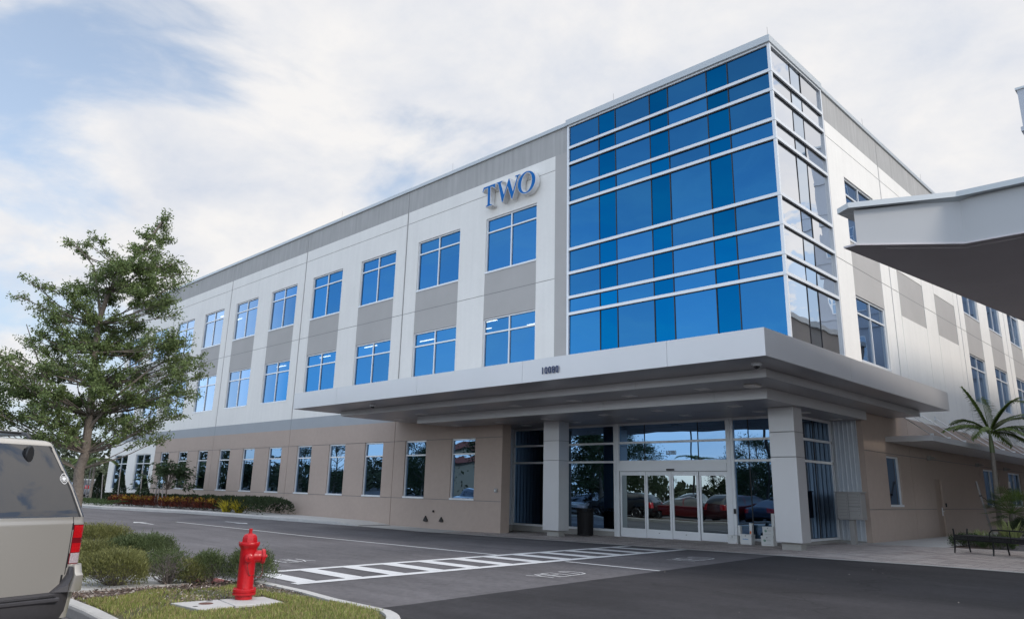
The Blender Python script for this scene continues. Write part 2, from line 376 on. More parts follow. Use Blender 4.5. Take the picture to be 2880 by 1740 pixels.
# paving in front of the doors with a flush concrete edge
structure(sheet('pav', (-12.9, 14, -1.57, 4.55), 0.010, M['paver']).build('entrance_paving'))
structure(sheet('edge', (-18, 14, -1.75, -1.57), 0.012, M['kerb']).build('flush_kerb'))
structure(sheet('apron', (-18, -12.9, -1.57, 0.0), 0.011, M['concrete']).build('wall_apron'))
structure(sheet('conc', (-1.0, 2.1, 4.3, 34), 0.016, M['concrete']).build('side_walkway'))
# far kerb and bed ground along the left facade
def kerbline(pts, w, h, name, z0=0.0):
    """kerb as a swept section with a rounded nose; pts run with the road on their right"""
    b = MB(); rings = []
    P = [Vector((p[0], p[1], 0)) for p in pts]
    for i, p in enumerate(P):
        d = (P[min(i+1, len(P)-1)]-P[max(i-1, 0)]).normalized(); n = Vector((d.y, -d.x, 0))
        sec = [(-w, -0.05), (-w, h), (-0.035, h), (-0.012, h-0.010), (0.0, h-0.035), (0.012, -0.05)]
        if name == 'far_kerb' and i >= len(P)-2: sec = [(a, min(zz, .125 if i == len(P)-2 else .032)) for a, zz in sec]
        rings.append([p+n*a+Vector((0, 0, z0+zz)) for a, zz in sec])
    b.loft(rings, M['kerb'], closed=True, caps=True)
    return structure(b.build(name))
FK = [(-75, -6.2), (-45, -5.6), (-38.5, -5.0), (-35.5, -4.1), (-32, -3.1), (-28, -2.5), (-23, -2.15), (-19.5, -1.75), (-18, -1.60)]
kerbline(FK, 0.18, 0.14, 'far_kerb')
b = MB()
hh = lambda p: .137 if p[0] < -20 else (.12 if p[0] < -19 else .03)
for p, q in zip(FK[:-1], FK[1:]): b.face([(p[0], p[1]+.15, hh(p)), (q[0], q[1]+.15, hh(q)), (q[0], -.002, hh(q)), (p[0], -.002, hh(p))], M['concrete'])
structure(b.build('facade_pavement'))

# island kerb
isl = []
def arc(cx, cy, r, a0, a1, n): return [(cx+r*math.cos(RAD(a0+(a1-a0)*i/n)), cy+r*math.sin(RAD(a0+(a1-a0)*i/n))) for i in range(n+1)]
nearY, farY = -16.72, -13.75
ISL_A = [(-30, farY), (-4.75, farY)]
ISL_B = [(-2.95, farY), (-1.2, farY-.02), (-.3, -13.86)] + arc(0.55, -15.22, 1.40, 75, 0, 10)[0:] + arc(0.30, -15.4, 1.62, -10, -88, 8)
ISL_C = [(0.3, nearY-.3), (-0.3, nearY-.05), (-1.2, nearY), (-30, nearY)]
ring = ISL_B + ISL_C
kerbline(list(reversed(ring)), 0.17, 0.13, 'island_kerb') if False else None
def kerb_left(pts, name):
    kerbline([(p[0], p[1]) for p in pts], 0.17, 0.13, name)
# outline runs clockwise (road on its left), so flip each to put the road on the right
kerb_left(list(reversed(ring)), 'island_kerb')
kerb_left(list(reversed(ISL_A)), 'island_kerb_far_part')

# mulch bed, walkway, tactile ramp, lawn base
M['mulch'] = mat('mulch_ground', (0.105, 0.075, 0.060), 1.0, noise=[(8, 0.3), (60, 0.4)], bump=(50, 1.0, 0.03))
M['soil'] = mat('lawn_soil', (0.10, 0.095, 0.045), 1.0, noise=[(3, 0.25), (40, 0.3)], bump=(40, 1.0, 0.02))
b = MB()
inner = [(p[0], p[1]) for p in ISL_B[2:] + ISL_C[:-1]]
b.face([(-2.95, farY-.1, .10), *[(p[0]-.1*(1 if p[0]>.5 else 0), p[1]-.08 if p[1]>-15 else p[1]+.08, .10) for p in ISL_B[1:]], (-1.2, nearY+.1, .10), (-2.95, nearY+.1, .10)][::-1], M['mulch'])
b.face([(-30, nearY+.1, .10), (-4.75, nearY+.1, .10), (-4.75, farY-.1, .10), (-30, farY-.1, .10)], M['mulch'])
structure(b.build('mulch_bed'))
b = MB(); b.prism([(-4.75, nearY+.1), (-2.95, nearY+.1), (-2.95, -14.75), (-4.75, -14.75)], -.05, .125, M['concrete'])
b.face([(-4.75, -14.75, .125), (-2.95, -14.75, .125), (-2.95, -13.70, .012), (-4.75, -13.70, .012)], M['concrete'])
structure(b.build('island_walkway'))
M['tactile'] = mat('tactile_red', (0.27, 0.10, 0.085), 0.85, noise=[(6, .12)])
b = MB()
b.face([(-4.65, -14.60, .116), (-3.05, -14.60, .116), (-3.05, -13.80, .030), (-4.65, -13.80, .030)], M['tactile'])
for i in range(26):
    for j in range(13):
        x = -4.62+.06*i+.02; y = -14.57+.06*j; z = .116-(y+14.60)/.8*.086
        b.lathe([(0.017, 0), (0.011, 0.006)], M['tactile'], (x, y, z), k=6)
tag(b.build('tactile_paving'), 'red dimpled tactile paving at the crosswalk ramp', 'tactile paving')

# ------------------------------------------------------------------ painted markings
def marking(rects, name, mt, dz=0.008, parent=None):
    b = MB()
    for r in rects:
        if len(r) == 4 and not isinstance(r[0], tuple):
            s = sheet('', r, dz, mt, 0.5); n = len(b.v); b.v += s.v; b.f += [tuple(n+i for i in f) for f in s.f]; mi = b.mi(mt); b.m += [mi]*len(s.f)
        else: b.face([(x, y, gz(x, y)+dz) for x, y in r], mt)
    return structure(b.build(name, parent))
def cwx(y, e): return e + (y+13.0)*0.030
rects = []
for k_ in range(23):
    ya, yc = -13.05+.5*k_, min(-13.05+.5*(k_+1), -1.78)
    for e, w in ((-4.76, .22), (-3.00, .24)):
        rects.append([(cwx(ya, e), ya), (cwx(ya, e)+w, ya), (cwx(yc, e)+w, yc), (cwx(yc, e), yc)])
y = -12.93; k_ = 0
while y < -2.1:
    xa, xc = cwx(y, -4.76)+.221, cwx(y, -3.0)-.001
    rects.append([(xa, y), (xc, y), (xc, y+.36), (xa, y+.36)]); y += .925
marking(rects, 'crosswalk_marking', M['paint'])
def strip(p, q, w):
    p, q = Vector(p), Vector(q); d = (q-p).normalized(); n = Vector((-d.y, d.x))*w/2
    return [tuple(p-n), tuple(q-n), tuple(q+n), tuple(p+n)]
marking([strip((-23.2, -6.90), (-17.2, -6.73), .10), *[strip((-17.2+1.05*i, -6.73), (-16.15+1.05*i, -6.73), .10) for i in range(12)], strip((-2.45, -6.70), (-.02, -6.70), .10)], 'lane_line', M['paint'])
# YIELD legends: strokes on a 5-letter grid; u along the word, v up the letters
def legend(ox, oy, uy, W, H, name):
    L = {'Y': [((0,1),(.5,.5)), ((1,1),(.5,.5)), ((.5,.5),(.5,0))], 'I': [((.5,0),(.5,1))], 'E': [((0,0),(0,1)), ((0,1),(1,1)), ((0,.5),(.8,.5)), ((0,0),(1,0))],
         'L': [((0,1),(0,0)), ((0,0),(1,0))], 'D': [((0,0),(0,1)), ((0,1),(.7,.95)), ((.7,.95),(1,.7)), ((1,.7),(1,.3)), ((1,.3),(.7,.05)), ((.7,.05),(0,0))]}
    b = MB(); u = 0
    for ch, w in zip('YIELD', (.2, .06, .19, .18, .2)):
        for (a, c) in L[ch]:
            pts = []
            for (pu, pv) in (a, c):
                uu = (u+pu*w)*W; vv = pv*H
                pts.append((ox-uy*(vv-H/2), oy+uy*(uu-W/2)))
            p, q = Vector(pts[0]), Vector(pts[1]); d = (q-p).normalized()*.02
            s = strip(p-d*.6, q+d*.6, .030)
            b.face([(x, yy, gz(x, yy)+.009+0.0004*len(b.f)/10) for x, yy in s], M['thinpaint'])
        u += w+.042
    structure(b.build(name))
legend(-.94, -8.68, 1, 1.12, .56, 'yield_marking')
legend(-.90, -4.05, 1, 1.10, .64, 'yield_marking')
legend(-6.2, -11.42, -1, 1.15, .60, 'yield_marking')
def arrow(x, y, s):
    marking([[(x, y-.06), (x+s*1.3, y-.06), (x+s*1.3, y+.06), (x, y+.06)], [(x, y-.28), (x, y+.28), (x-s*.75, y)]], 'lane_arrow', M['paint'])
arrow(-22.9, -8.4, 1); arrow(-21.6, -4.95, -1)
b = MB()   # manhole patch outline on the resealed drive
for r0, r1, mt in ((0.0, 1.15, M['asphalt']),):
    pts = [(5.2+1.15*math.cos(a*PI/20)*.8, -9.0+1.15*math.sin(a*PI/20)) for a in range(40)]
# ------------------------------------------------------------------ office building
BX = -54.5
bld = thing('office_building', 'three storey white and grey office building with a blue glass corner and silver entrance canopy', 'building', (0, 0, 0))
XF = lambda d: (lambda u, z: (u, d, z))     # front facade: u = x, outward -y
XR_ = lambda d: (lambda u, z: (-d, u, z))   # right facade: u = y, outward +x
def facade(name, mapf, us, zs, cell, parent):
    """cell(u,z)->(depth, material or None). depth is inset from the face plane"""
    us = sorted(set(round(u, 4) for u in us)); zs = sorted(set(round(z, 4) for z in zs))
    b = MB(); D = {}
    for i in range(len(us)-1):
        for j in range(len(zs)-1):
            D[i, j] = cell((us[i]+us[i+1])/2, (zs[j]+zs[j+1])/2)
    def P(u, z, d): return mapf(d)(u, z)
    for (i, j), c in D.items():
        if c is None: continue
        d, mt = c
        if mt is not None:
            b.face([P(us[i], zs[j], d), P(us[i+1], zs[j], d), P(us[i+1], zs[j+1], d), P(us[i], zs[j+1], d)], mt)
        for (di, dj) in ((1, 0), (0, 1)):
            e = D.get((i+di, j+dj), None)
            if (i+di, j+dj) not in D or e is None: continue
            if abs(e[0]-d) > 1e-6:
                hi = c if d < e[0] else e
                mm = hi[1] or M['joint']
                if di: b.face([P(us[i+1], zs[j], d), P(us[i+1], zs[j], e[0]), P(us[i+1], zs[j+1], e[0]), P(us[i+1], zs[j+1], d)], mm)
                else: b.face([P(us[i], zs[j+1], d), P(us[i+1], zs[j+1], d), P(us[i+1], zs[j+1], e[0]), P(us[i], zs[j+1], e[0])], mm)
    return b.build(name, parent)
ZB, ZT = -0.3, 15.20
Z_ = [1.15, 3.5, 4.36, 4.91, 5.90, 8.19, 9.19, 10.09, 12.46, 13.54, 14.13]
G = 0.012
def inr(v, a, b): return a < v < b
# --- front
J = [-18.04, -27.18, -36.32, -45.46]
up_w = [(-12.60, -9.73)] + [(j+.91-0.0, j+3.80) for j in J] + [(j-9.14+5.48, j-9.14+8.36) for j in J]
up_w += [(-53.69, -50.80)]
up_w = [w for w in up_w if w[0] > BX]
lo_w = [(-14.23-3.018*k, -12.81-3.018*k) for k in range(11)]
lo_wide = [(-53.4, -50.6), (-49.0, -46.15)]
us = [BX, -11.32, -8.78, -8.13, 0, -45.46] + [v for w in up_w+lo_w+lo_wide for v in w]
for j in J: us += [j-.05, j+.05, j-.015, j+.015]
zs = [ZB, ZT, 3.95] + Z_
for z in (1.15, 3.5, 9.19, 13.54): zs += [z-G, z+G]
zs += [0.95, 3.45]
def fcell(x, z):
    if x > -8.13 and z > 4.9: return None
    if x > -11.32 and z < 3.95: return None
    if z > 4.36 and z < 4.9 and x > -11.32: return (0.0, M['tan'])
    for a, c in up_w:
        if inr(x, a, c) and (inr(z, 5.90, 8.19) or inr(z, 10.09, 12.46)): return (0.13, None)
    for a, c in lo_w:
        if inr(x, a, c) and inr(z, 1.15-G, 3.5+G): return (0.13, None)
    for a, c in lo_wide:
        if inr(x, a, c) and inr(z, .95, 3.45): return (0.13, None)
    for j in J:
        if abs(x-j) < .015: return (0.035, M['joint'])
        if abs(x-j) < .05 and inr(z, 4.91, 14.13): return (0.02, M['grey'])
    if abs(z-13.54) < G and x < -8.78: return (0.015, M['joint'])
    if abs(z-9.19) < G and x < -8.78: return (0.015, M['joint'])
    if (abs(z-1.15) < G or abs(z-3.5) < G) and x > -45.46: return (0.02, M['joint'])
    if z > 14.13: return (0.0, M['greyband'])
    if x > -8.78: return (0.0, M['grey'])
    if z > 4.91:
        for a, c in up_w:
            if inr(x, a, c) and inr(z, 8.19, 10.09): return (0.012, M['grey'])
        return (0.0, M['white'])
    if z > 4.36: return (0.0, M['slate'])
    if x < -45.46: return (0.0, M['white'])
    return (0.0, M['tan'])
facade('front_wall', XF, us, zs, fcell, bld)
# --- right
YE = 34.0
JR = [9.08, 18.22, 27.36]
r_up = [(5.33, 8.10), (19.09, 21.85), (23.65, 26.35), (28.3, 31.1)]
us = [3.75, YE, 4.75] + [v for w in r_up for v in w]
blind = [(9.92, 12.95), (14.54, 17.50)]
us += [v for w in blind for v in w]
lowr = [(6.65, 7.90, 1.32, 2.95), (18.7, 21.3, 1.32, 2.93), (23.2, 25.8, 1.32, 2.93)]
us += [v for w in lowr for v in w[:2]] + [11.50, 12.35, 3.98]
for j in JR: us += [j-.05, j+.05, j-.015, j+.015]
for w in blind: us += [w[0]-.012, w[0]+.012, w[1]-.012, w[1]+.012]
zs = [ZB, ZT, 3.95, 2.95, 2.93, 1.32, 2.32, 0.2, 3.03-G, 3.03+G, 1.24-G, 1.24+G] + Z_
for z in (9.19, 13.54): zs += [z-G, z+G]
zs += [8.29, 10.10, 12.45]
def rcell(y, z):
    if y < 4.75 and z < 3.95: return None
    for a, c in r_up:
        if inr(y, a, c) and (inr(z, 5.90, 8.19) or inr(z, 10.09, 12.46)): return (0.13, None)
    for a, c, d, e in lowr:
        if inr(y, a, c) and inr(z, d, e): return (0.13, None)
    if inr(y, 11.50, 12.35) and inr(z, .2, 2.32): return (0.10, None)
    for j in JR:
        if abs(y-j) < .015: return (0.035, M['joint'])
        if abs(y-j) < .05 and inr(z, 4.91, 14.13): return (0.02, M['grey'])
    if abs(z-13.54) < G or abs(z-9.19) < G: return (0.015, M['joint'])
    if abs(z-1.24) < G or abs(z-3.03) < G: return (0.02, M['joint'])
    if z > 14.13: return (0.0, M['greyband'])
    if y < 3.98 and z > 4.9: return (0.0, M['grey'])
    for a, c in blind:
        if inr(y, a, c) and inr(z, 8.29, 10.10): return (0.015, M['grey'])
        if (abs(y-a) < .012 or abs(y-c) < .012) and inr(z, 5.9, 12.45): return (0.012, M['joint'])
    if z > 4.91:
        for a, c in r_up:
            if inr(y, a, c) and inr(z, 8.19, 10.09): return (0.012, M['grey'])
        return (0.0, M['white'])
    if z > 4.36: return (0.0, M['white'])
    return (0.0, M['tan'])
facade('side_wall', XR_, us, zs, rcell, bld)
# hidden far walls and roof deck close the volume
b = MB(); b.face([(BX, 0, ZB), (BX, 0, ZT), (BX, YE, ZT), (BX, YE, ZB)], M['white'])
b.face([(BX, YE, ZB), (BX, YE, ZT), (0, YE, ZT), (0, YE, ZB)], M['white']); b.build('rear_wall', bld)
b = MB(); b.face([(BX, .3, 14.8), (-.3, .3, 14.8), (-.3, YE, 14.8), (BX, YE, 14.8)], M['grey']); b.build('roof', bld)
# inner shell so that windows never look through the building, plus floor plates
b = MB()
for z in (4.6, 8.75): b.box((BX+.3, 0.6, z), (-0.6, YE-.5, z+.3), M['dark'])
b.box((BX+.3, 6.5, 0), (-7, 6.6, 14.5), M['dark']); b.box((-7, 5.0, 0.0), (-6.9, YE-1, 14.5), M['dark'])
b.build('floor_plate', bld)
M['tube'] = mat('office_light', (.9, .9, .85), .5, emit=((1.0, .93, .78), 4.5))
for x, y, z in ((-15.0, 2.0, 8.70), (-16.4, 3.0, 8.70), (-13.6, 3.6, 8.70), (-20.5, 3.0, 8.70), (-24.2, 2.2, 8.70), (-29.0, 2.4, 8.70), (-34.4, 2.6, 8.70), (-38.0, 1.8, 8.70), (-42.3, 2.0, 13.0), (-42.6, 3.2, 13.0), (-11.2, 3.4, 8.70)):
    q_ = MB(); q_.box((x, y, z), (x+1.1, y+.05, z+.03), M['tube']); q_.build('ceiling_light', bld)
# coping
b = MB()
def coping(b, x0, x1, y0, y1, z0=15.19, z1=15.34): b.box((x0, y0, z0), (x1, y1, z1), M['coping'])
coping(b, BX-.05, -8.17, -.07, .30); coping(b, -8.17, .09, -.12, .30, 15.17, 15.40); coping(b, -.30, .09, .302, 3.80, 15.17, 15.40); coping(b, -.30, .06, 3.802, YE)
b.build('roof_coping', bld)
b = MB()
for p in ((-.02, .05), (-6.0, .05), (-15, .05), (-24, .05), (-.05, 8), (-.05, 15), (-.05, 22)): b.tube([(p[0], p[1], 15.3), (p[0], p[1], 15.78)], .004, M['bronze'], 5)
b.build('lightning_rod', bld)

# --- windows (recessed frames with panes)
def window(mapf, u0, u1, z0, z1, transom, vert, gm, fw=0.06, side=1, light=False):
    b = MB()
    def bx(a, c, d, e, d0=0.055, d1=0.128):
        p = [mapf(d1)(a, d), mapf(d0)(c, e)]
        lo = tuple(min(p[0][i], p[1][i]) for i in range(3)); hi = tuple(max(p[0][i], p[1][i]) for i in range(3))
        b.box(lo, hi, M['alu'])
    bx(u0, u1, z1-fw, z1); bx(u0-0.0, u1+0.0, z0, z0+fw+.01, -0.012)
    bx(u0, u0+fw, z0+fw+.011, z1-fw-.001); bx(u1-fw, u1, z0+fw+.011, z1-fw-.001)
    cols = [(u0+fw, u1-fw)]
    if vert:
        c = (u0+u1)/2; bx(c-fw/2, c+fw/2, z0+fw+.011, z1-fw-.001, .058); cols = [(u0+fw, c-fw/2), (c+fw/2, u1-fw)]
    rows = [(z0+fw+.01, z1-fw)]
    if transom:
        for (a, c) in cols: bx(a, c, transom-fw/2, transom+fw/2, .061)
        rows = [(z0+fw+.01, transom-fw/2), (transom+fw/2, z1-fw)]
    w = b.build('window', bld)
    for (a, c) in cols:
        for (d, e) in rows:
            q = MB(); t = random.uniform(-.004, .004); t2 = random.uniform(-.004, .004)
            q.face([mapf(.105+t)(a-.003, d-.003), mapf(.105+t2)(c+.003, d-.003), mapf(.105-t)(c+.003, e+.003), mapf(.105-t2)(a-.003, e+.003)][::side], gm)
            q.build('pane', w)
    return w
random.seed(4)
for a, c in up_w:
    for z0, z1 in ((5.90, 8.19), (10.09, 12.46)): window(XF, a, c, z0, z1, z1-.60, True, M['glass_win'])
for a, c in lo_w: window(XF, a, c, 1.15, 3.5, 2.90, False, M['glass_low'])
for a, c in lo_wide: window(XF, a, c, .95, 3.45, 2.8, True, M['glass_low'])
for a, c in r_up:
    for z0, z1 in ((5.90, 8.19), (10.09, 12.46)): window(XR_, a, c, z0, z1, z1-.60, True, M['glass_win'])
for i, (a, c, d, e) in enumerate(lowr): window(XR_, a, c, d, e, None, i > 0, M['glass_low'])
# --- glass corner
GZ = [15.16, 14.22, 13.56, 12.57, 11.96, 10.15, 9.24, 8.33, 7.72, 4.9]
GU = [-8.13, -6.66, -5.91, -4.43, -3.68, -2.19, -1.43, 0.0]
GR = [0.0, 1.44, 2.23, 3.75]
b = MB()
for z in GZ[1:-1]:
    b.box((-8.06, -.065, z-.05), (.065, .02, z+.05), M['alu']); b.box((-.02, .021, z-.05), (.065, 3.72, z+.05), M['alu'])
b.box((-8.15, -.05, 4.9), (-8.061, .05, 15.17), M['alu']); b.box((-.04, 3.721, 4.9), (.055, 3.80, 15.17), M['alu'])
b.box((-.035, -.05, 4.9), (.055, .035, 15.17), M['alu'])
b.box((-8.06, -.045, 15.10), (-.036, .03, 15.17), M['alu']); b.box((-.03, .036, 15.10), (.045, 3.72, 15.17), M['alu'])
for u in GU[1:-1]: b.box((u-.016, -.004, 4.9), (u+.016, .03, 15.1), M['black'])
for u in GR[1:-1]: b.box((-.03, u-.010, 4.9), (.004, u+.010, 15.1), M['black'])
for z in GZ[1:-1]:
    b.box((-8.06, -.012, z-.068), (-.036, .021, z-.0505), M['black'])
    b.box((-.021, .036, z-.068), (.012, 3.72, z-.0505), M['black'])
cw = b.build('curtain_wall_frame', bld)
random.seed(8)
for mapf, U, side in ((XF, GU, 1), (XR_, GR, 1)):
    for i in range(len(U)-1):
        gm = M['glass_strip'] if i % 2 == 1 else M['glass']
        for j in range(len(GZ)-1):
            q = MB(); t = [random.uniform(-.008, .008) for _ in range(2)]
            q.face([mapf(.012+t[0])(U[i], GZ[j+1]), mapf(.012+t[1])(U[i+1], GZ[j+1]), mapf(.012-t[0])(U[i+1], GZ[j]), mapf(.012-t[1])(U[i], GZ[j])], gm)
            q.build('glass_pane', cw)

# --- canopy, three stepped tiers
b = MB()
def fascia(b, axis, fixed, a0, a1, z0, z1, sgn, seams, mt, t=.05, gap=.007):
    pts = [a0]+[s for s in sorted(seams) if a0 < s < a1]+[a1]
    for p, q in zip(pts[:-1], pts[1:]):
        p2 = p+(gap/2 if p != a0 else 0); q2 = q-(gap/2 if q != a1 else 0)
        if axis == 'x': b.box((p2, min(fixed, fixed-sgn*t), z0), (q2, max(fixed, fixed-sgn*t), z1), mt)
        else: b.box((min(fixed, fixed-sgn*t), p2, z0), (max(fixed, fixed-sgn*t), q2, z1), mt)
seam1 = [-.73-4.7*i for i in range(4)]
fascia(b, 'x', -5.10, -17.87, 1.70, 4.44, 5.05, -1, seam1, M['silver'])
fascia(b, 'y', 1.70, -5.048, 8.0, 4.44, 5.05, 1, [-.4, 4.2], M['silver'])
fascia(b, 'y', -17.87, -5.048, -.002, 4.44, 5.05, -1, [], M['silver'])
fascia(b, 'x', 8.0, .002, 1.648, 4.44, 5.05, 1, [], M['silver'])
b.box((-17.82, -5.05, 4.99), (1.65, -.002, 5.03), M['silver']); b.box((.02, -.001, 4.99), (1.65, 7.94, 5.03), M['silver'])
b.build('canopy_fascia', bld)
b = MB()
fascia(b, 'x', -3.60, -16.81, .96, 4.234, 4.43, -1, [-12.1, -7.4, -2.7], M['silver'], .04)
fascia(b, 'y', .96, -3.558, 7.38, 4.234, 4.43, 1, [2.0], M['silver'], .04)
fascia(b, 'y', -16.81, -3.558, -.002, 4.234, 4.43, -1, [], M['silver'], .04)
fascia(b, 'x', 7.38, .002, .918, 4.234, 4.43, 1, [], M['silver'], .04)
fascia(b, 'x', -2.0, -13.96, .17, 3.95, 4.222, -1, [-9.7, -5.0, -1.3], M['silver'], .04)
fascia(b, 'y', .17, -1.958, 4.74, 3.95, 4.222, 1, [1.4], M['silver'], .04)
fascia(b, 'y', -13.96, -1.958, -.002, 3.95, 4.222, -1, [], M['silver'], .04)
b.build('canopy_step_fascia', bld)
b = MB()
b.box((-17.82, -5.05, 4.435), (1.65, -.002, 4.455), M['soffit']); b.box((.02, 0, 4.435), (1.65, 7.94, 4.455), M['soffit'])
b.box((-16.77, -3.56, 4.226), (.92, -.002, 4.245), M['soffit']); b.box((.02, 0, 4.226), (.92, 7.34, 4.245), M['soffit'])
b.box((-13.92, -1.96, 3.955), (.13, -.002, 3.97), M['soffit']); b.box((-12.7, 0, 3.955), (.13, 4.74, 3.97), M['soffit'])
b.build('canopy_soffit', bld)
M['lamp'] = mat('downlight_lens', (0.75, 0.72, 0.68), 0.4)
M['dome'] = mat('camera_dome', (0.02, 0.02, 0.022), 0.08, spec=.8)
for x, y in ((-5.7, -2.55), (-3.65, -2.55), (-1.25, -2.65), (-15.6, -1.6), (-13.1, -2.5), (-10.7, -2.5), (-8.2, -2.55)):
    b = MB(); b.box((x-.17, y-.17, 4.212), (x+.17, y+.17, 4.226), M['alu']); b.box((x-.13, y-.13, 4.206), (x+.13, y+.13, 4.2115), M['lamp']); b.build('downlight', bld)
b = MB(); b.rbox((-.02, -2.85, 4.15), (.30, -2.5, 4.226), M['lamp'], .02); b.build('downlight', bld)
for x, y in ((-5.85, -.83), (-3.74, -1.0), (-5.86, .67), (-3.79, .6), (-8.35, -.8), (-10.85, .8), (-10.8, -.65), (-13.3, -.6), (-8.35, .7), (-1.3, -.9), (-.48, 1.63), (-.49, 4.0), (-1.4, .7)):
    b = MB(); b.box((x-.15, y-.15, 3.938), (x+.15, y+.15, 3.955), M['alu']); b.box((x-.12, y-.12, 3.932), (x+.12, y+.12, 3.9375), M['lamp']); b.build('downlight', bld)
for x, y, z in ((1.12, -4.37, 4.435), (-13.67, -4.3, 4.435)):
    b = MB(); b.lathe([(.12, 0), (.12, -.04), (.085, -.05), (.08, -.07)], M['alu'], (x, y, z), 20)
    b.lathe([(.075, -.06), (.07, -.10), (.045, -.13), (.005, -.14)], M['dome'], (x, y, z), 20); b.build('security_camera', bld, smooth=True)
# --- columns
for x0, x1 in ((-9.24, -8.52), (-.80, -.08)):
    b = MB()
    g0 = gz((x0+x1)/2, .3)
    for z0, z1 in ((g0+.20, 2.60), (2.615, 3.27), (3.285, 3.95)):
        b.rbox((x0, 0.0, z0), (x1, .55, z1), M['silver'], .006)
    b.box((x0+.01, .01, 2.59), (x1-.01, .54, 3.30), M['joint'])
    b.box((x0+.09, .13, g0-.1), (x1-.10, .45, g0+.21), M['base'])
    b.build('column', bld)
# --- entrance glazing (y = 2)
YG = 2.0
b = MB()
def eb(x0, x1, z0, z1, d=.05, mt=None): b.box((x0, YG-d, z0), (x1, YG+.04, z1), mt or M['alu'])
g1 = .12
eb(-12.65, -7.62, .05, .255, .03, M['base']); eb(-2.95, -1.0, .10, .30, .03, M['base'])
for x0, x1 in ((-12.65, -7.62), (-2.95, -1.0)):
    for z0, z1 in ((.256, .33), (2.585, 2.655), (3.235, 3.305), (3.875, 3.95)): eb(x0, x1, z0, z1)
eb(-7.38, -3.20, 3.875, 3.95); eb(-7.38, -3.20, 3.235, 3.305); eb(-7.38, -3.20, 2.555, 2.66); 
eb(-7.38, -3.20, 2.30, 2.554, .09)
for x in (-12.64, ): eb(x, x+.07, .33, 3.875, .045)
eb(-7.62, -7.385, .10, 3.95, .07); eb(-3.195, -2.95, .10, 3.95, .07)
eb(-7.52, -7.48, .10, 3.95, .085); eb(-3.09, -3.05, .10, 3.95, .085)
for x in (-6.32, -4.23): eb(x-.014, x+.014, 2.66, 3.875, .012, M['black'])
for x in (-2.45,): eb(x-.014, x+.014, .33, 3.875, .012, M['black'])
eb(-10.95, -10.92, .33, 3.875, .012, M['black'])
eb(-1.075, -1.0, .33, 3.875, .045)
ef = b.build('entrance_frame', bld)
def pane(x0, x1, z0, z1, y, gm, par):
    q = MB(); t = random.uniform(-.0015, .0015); t2 = random.uniform(-.003, .003)
    q.face([(x0, y+t, z0), (x1, y-t, z0), (x1, y-t+t2, z1), (x0, y+t+t2, z1)], gm); q.build('pane', par)
for (xa, xb_) in ((-12.6, -10.93), (-10.93, -7.6), (-2.95, -2.45), (-2.45, -1.05)):
    for (za, zb) in ((.32, 2.6), (2.64, 3.25), (3.29, 3.9)): pane(xa, xb_, za, zb, YG, M['glass_low'], ef)
for (xa, xb_) in ((-7.39, -6.32), (-6.32, -4.23), (-4.23, -3.19)):
    for (za, zb) in ((2.64, 3.25), (3.29, 3.9)): pane(xa, xb_, za, zb, YG, M['glass_low'], ef)
# four leaves of the sliding door
dx = [-7.37, -6.27, -5.25, -4.23, -3.205]
for i in range(4):
    q = MB(); x0, x1 = dx[i]+.003, dx[i+1]-.003; yy = YG-.02 if i in (0, 3) else YG-.055
    g0 = gz((x0+x1)/2, 1.9)+.012
    zt = 2.285
    def db(a, c, d, e): q.box((a, yy-.02, d), (c, yy+.02, e), M['alu'])
    db(x0, x1, g0, .41); db(x0, x1, 2.16, zt); db(x0, x0+.075, .41, 2.16); db(x1-.075, x1, .41, 2.16)
    q.box((x0-.001, yy-.022, g0), (x0+.006, yy+.018, zt), M['black'])
    dr = q.build('sliding_door', bld)
    pane(x0+.07, x1-.07, .405, 2.165, yy-.004, M['glass_door'], dr)
    if i in (1, 2):
        q = MB(); q.box(((x0+x1)/2-.02, yy-.028, .30), ((x0+x1)/2+.02, yy-.0205, .315), M['black']); q.build('lock', dr)
q = MB(); q.rbox((-5.40, YG-.14, 2.315), (-5.10, YG-.0905, 2.375), M['black'], .01); q.build('door_sensor', bld)
q = MB(); q.rbox((-3.03, YG-.095, 1.02), (-2.955, YG-.0705, 1.17), M['black'], .004); q.build('card_reader', bld)
# left and back walls of the recess
def corrug(b, p, d, n, w, z0, z1, out, mt):
    """ribbed sheet from p along d"""
    p = Vector(p); d = Vector(d); out = Vector(out); pts = []
    for i in range(n):
        for f, o in ((0, 0), (.75, 0), (.82, .035), (.98, .035)): pts.append(p+d*w*(i+f)+out*o)
    pts.append(p+d*w*n)
    for a, c in zip(pts[:-1], pts[1:]): b.face([(a.x, a.y, z0), (c.x, c.y, z0), (c.x, c.y, z1), (a.x, a.y, z1)], mt)
b = MB()
corrug(b, (-1.0, 4.75, 0), (1, 0, 0), 6, .138, .30, 3.96, (0, -1, 0), M['corrug'])
b.build('corrugated_cladding', bld); b = MB()
corrug(b, (-12.65, .3, 0), (0, 1, 0), 9, .19, .26, 3.96, (1, 0, 0), M['corrug'])
b.build('corrugated_cladding', bld)
b = MB()
b.box((-1.0, 4.70, .1), (-.172, 4.80, .299), M['base']); b.build('plinth', bld); b = MB(); b.box((-12.75, .3, 0), (-12.62, 1.95, .259), M['base']); b.build('plinth', bld); b = MB()
b.face([(-.17, 4.75, -.1), (0, 4.75, -.1), (0, 4.75, 4.0), (-.17, 4.75, 4.0)], M['tan']); b.face([(-.17, 4.75, -.1), (-.17, 4.75, 4), (-.17, 5, 4), (-.17, 5, -.1)], M['tan'])
b.build('recess_wall', bld); b = MB()
b.face([(-11.32, 0, -.1), (-11.32, .45, -.1), (-11.32, .45, 3.96), (-11.32, 0, 3.96)], M['tan'])
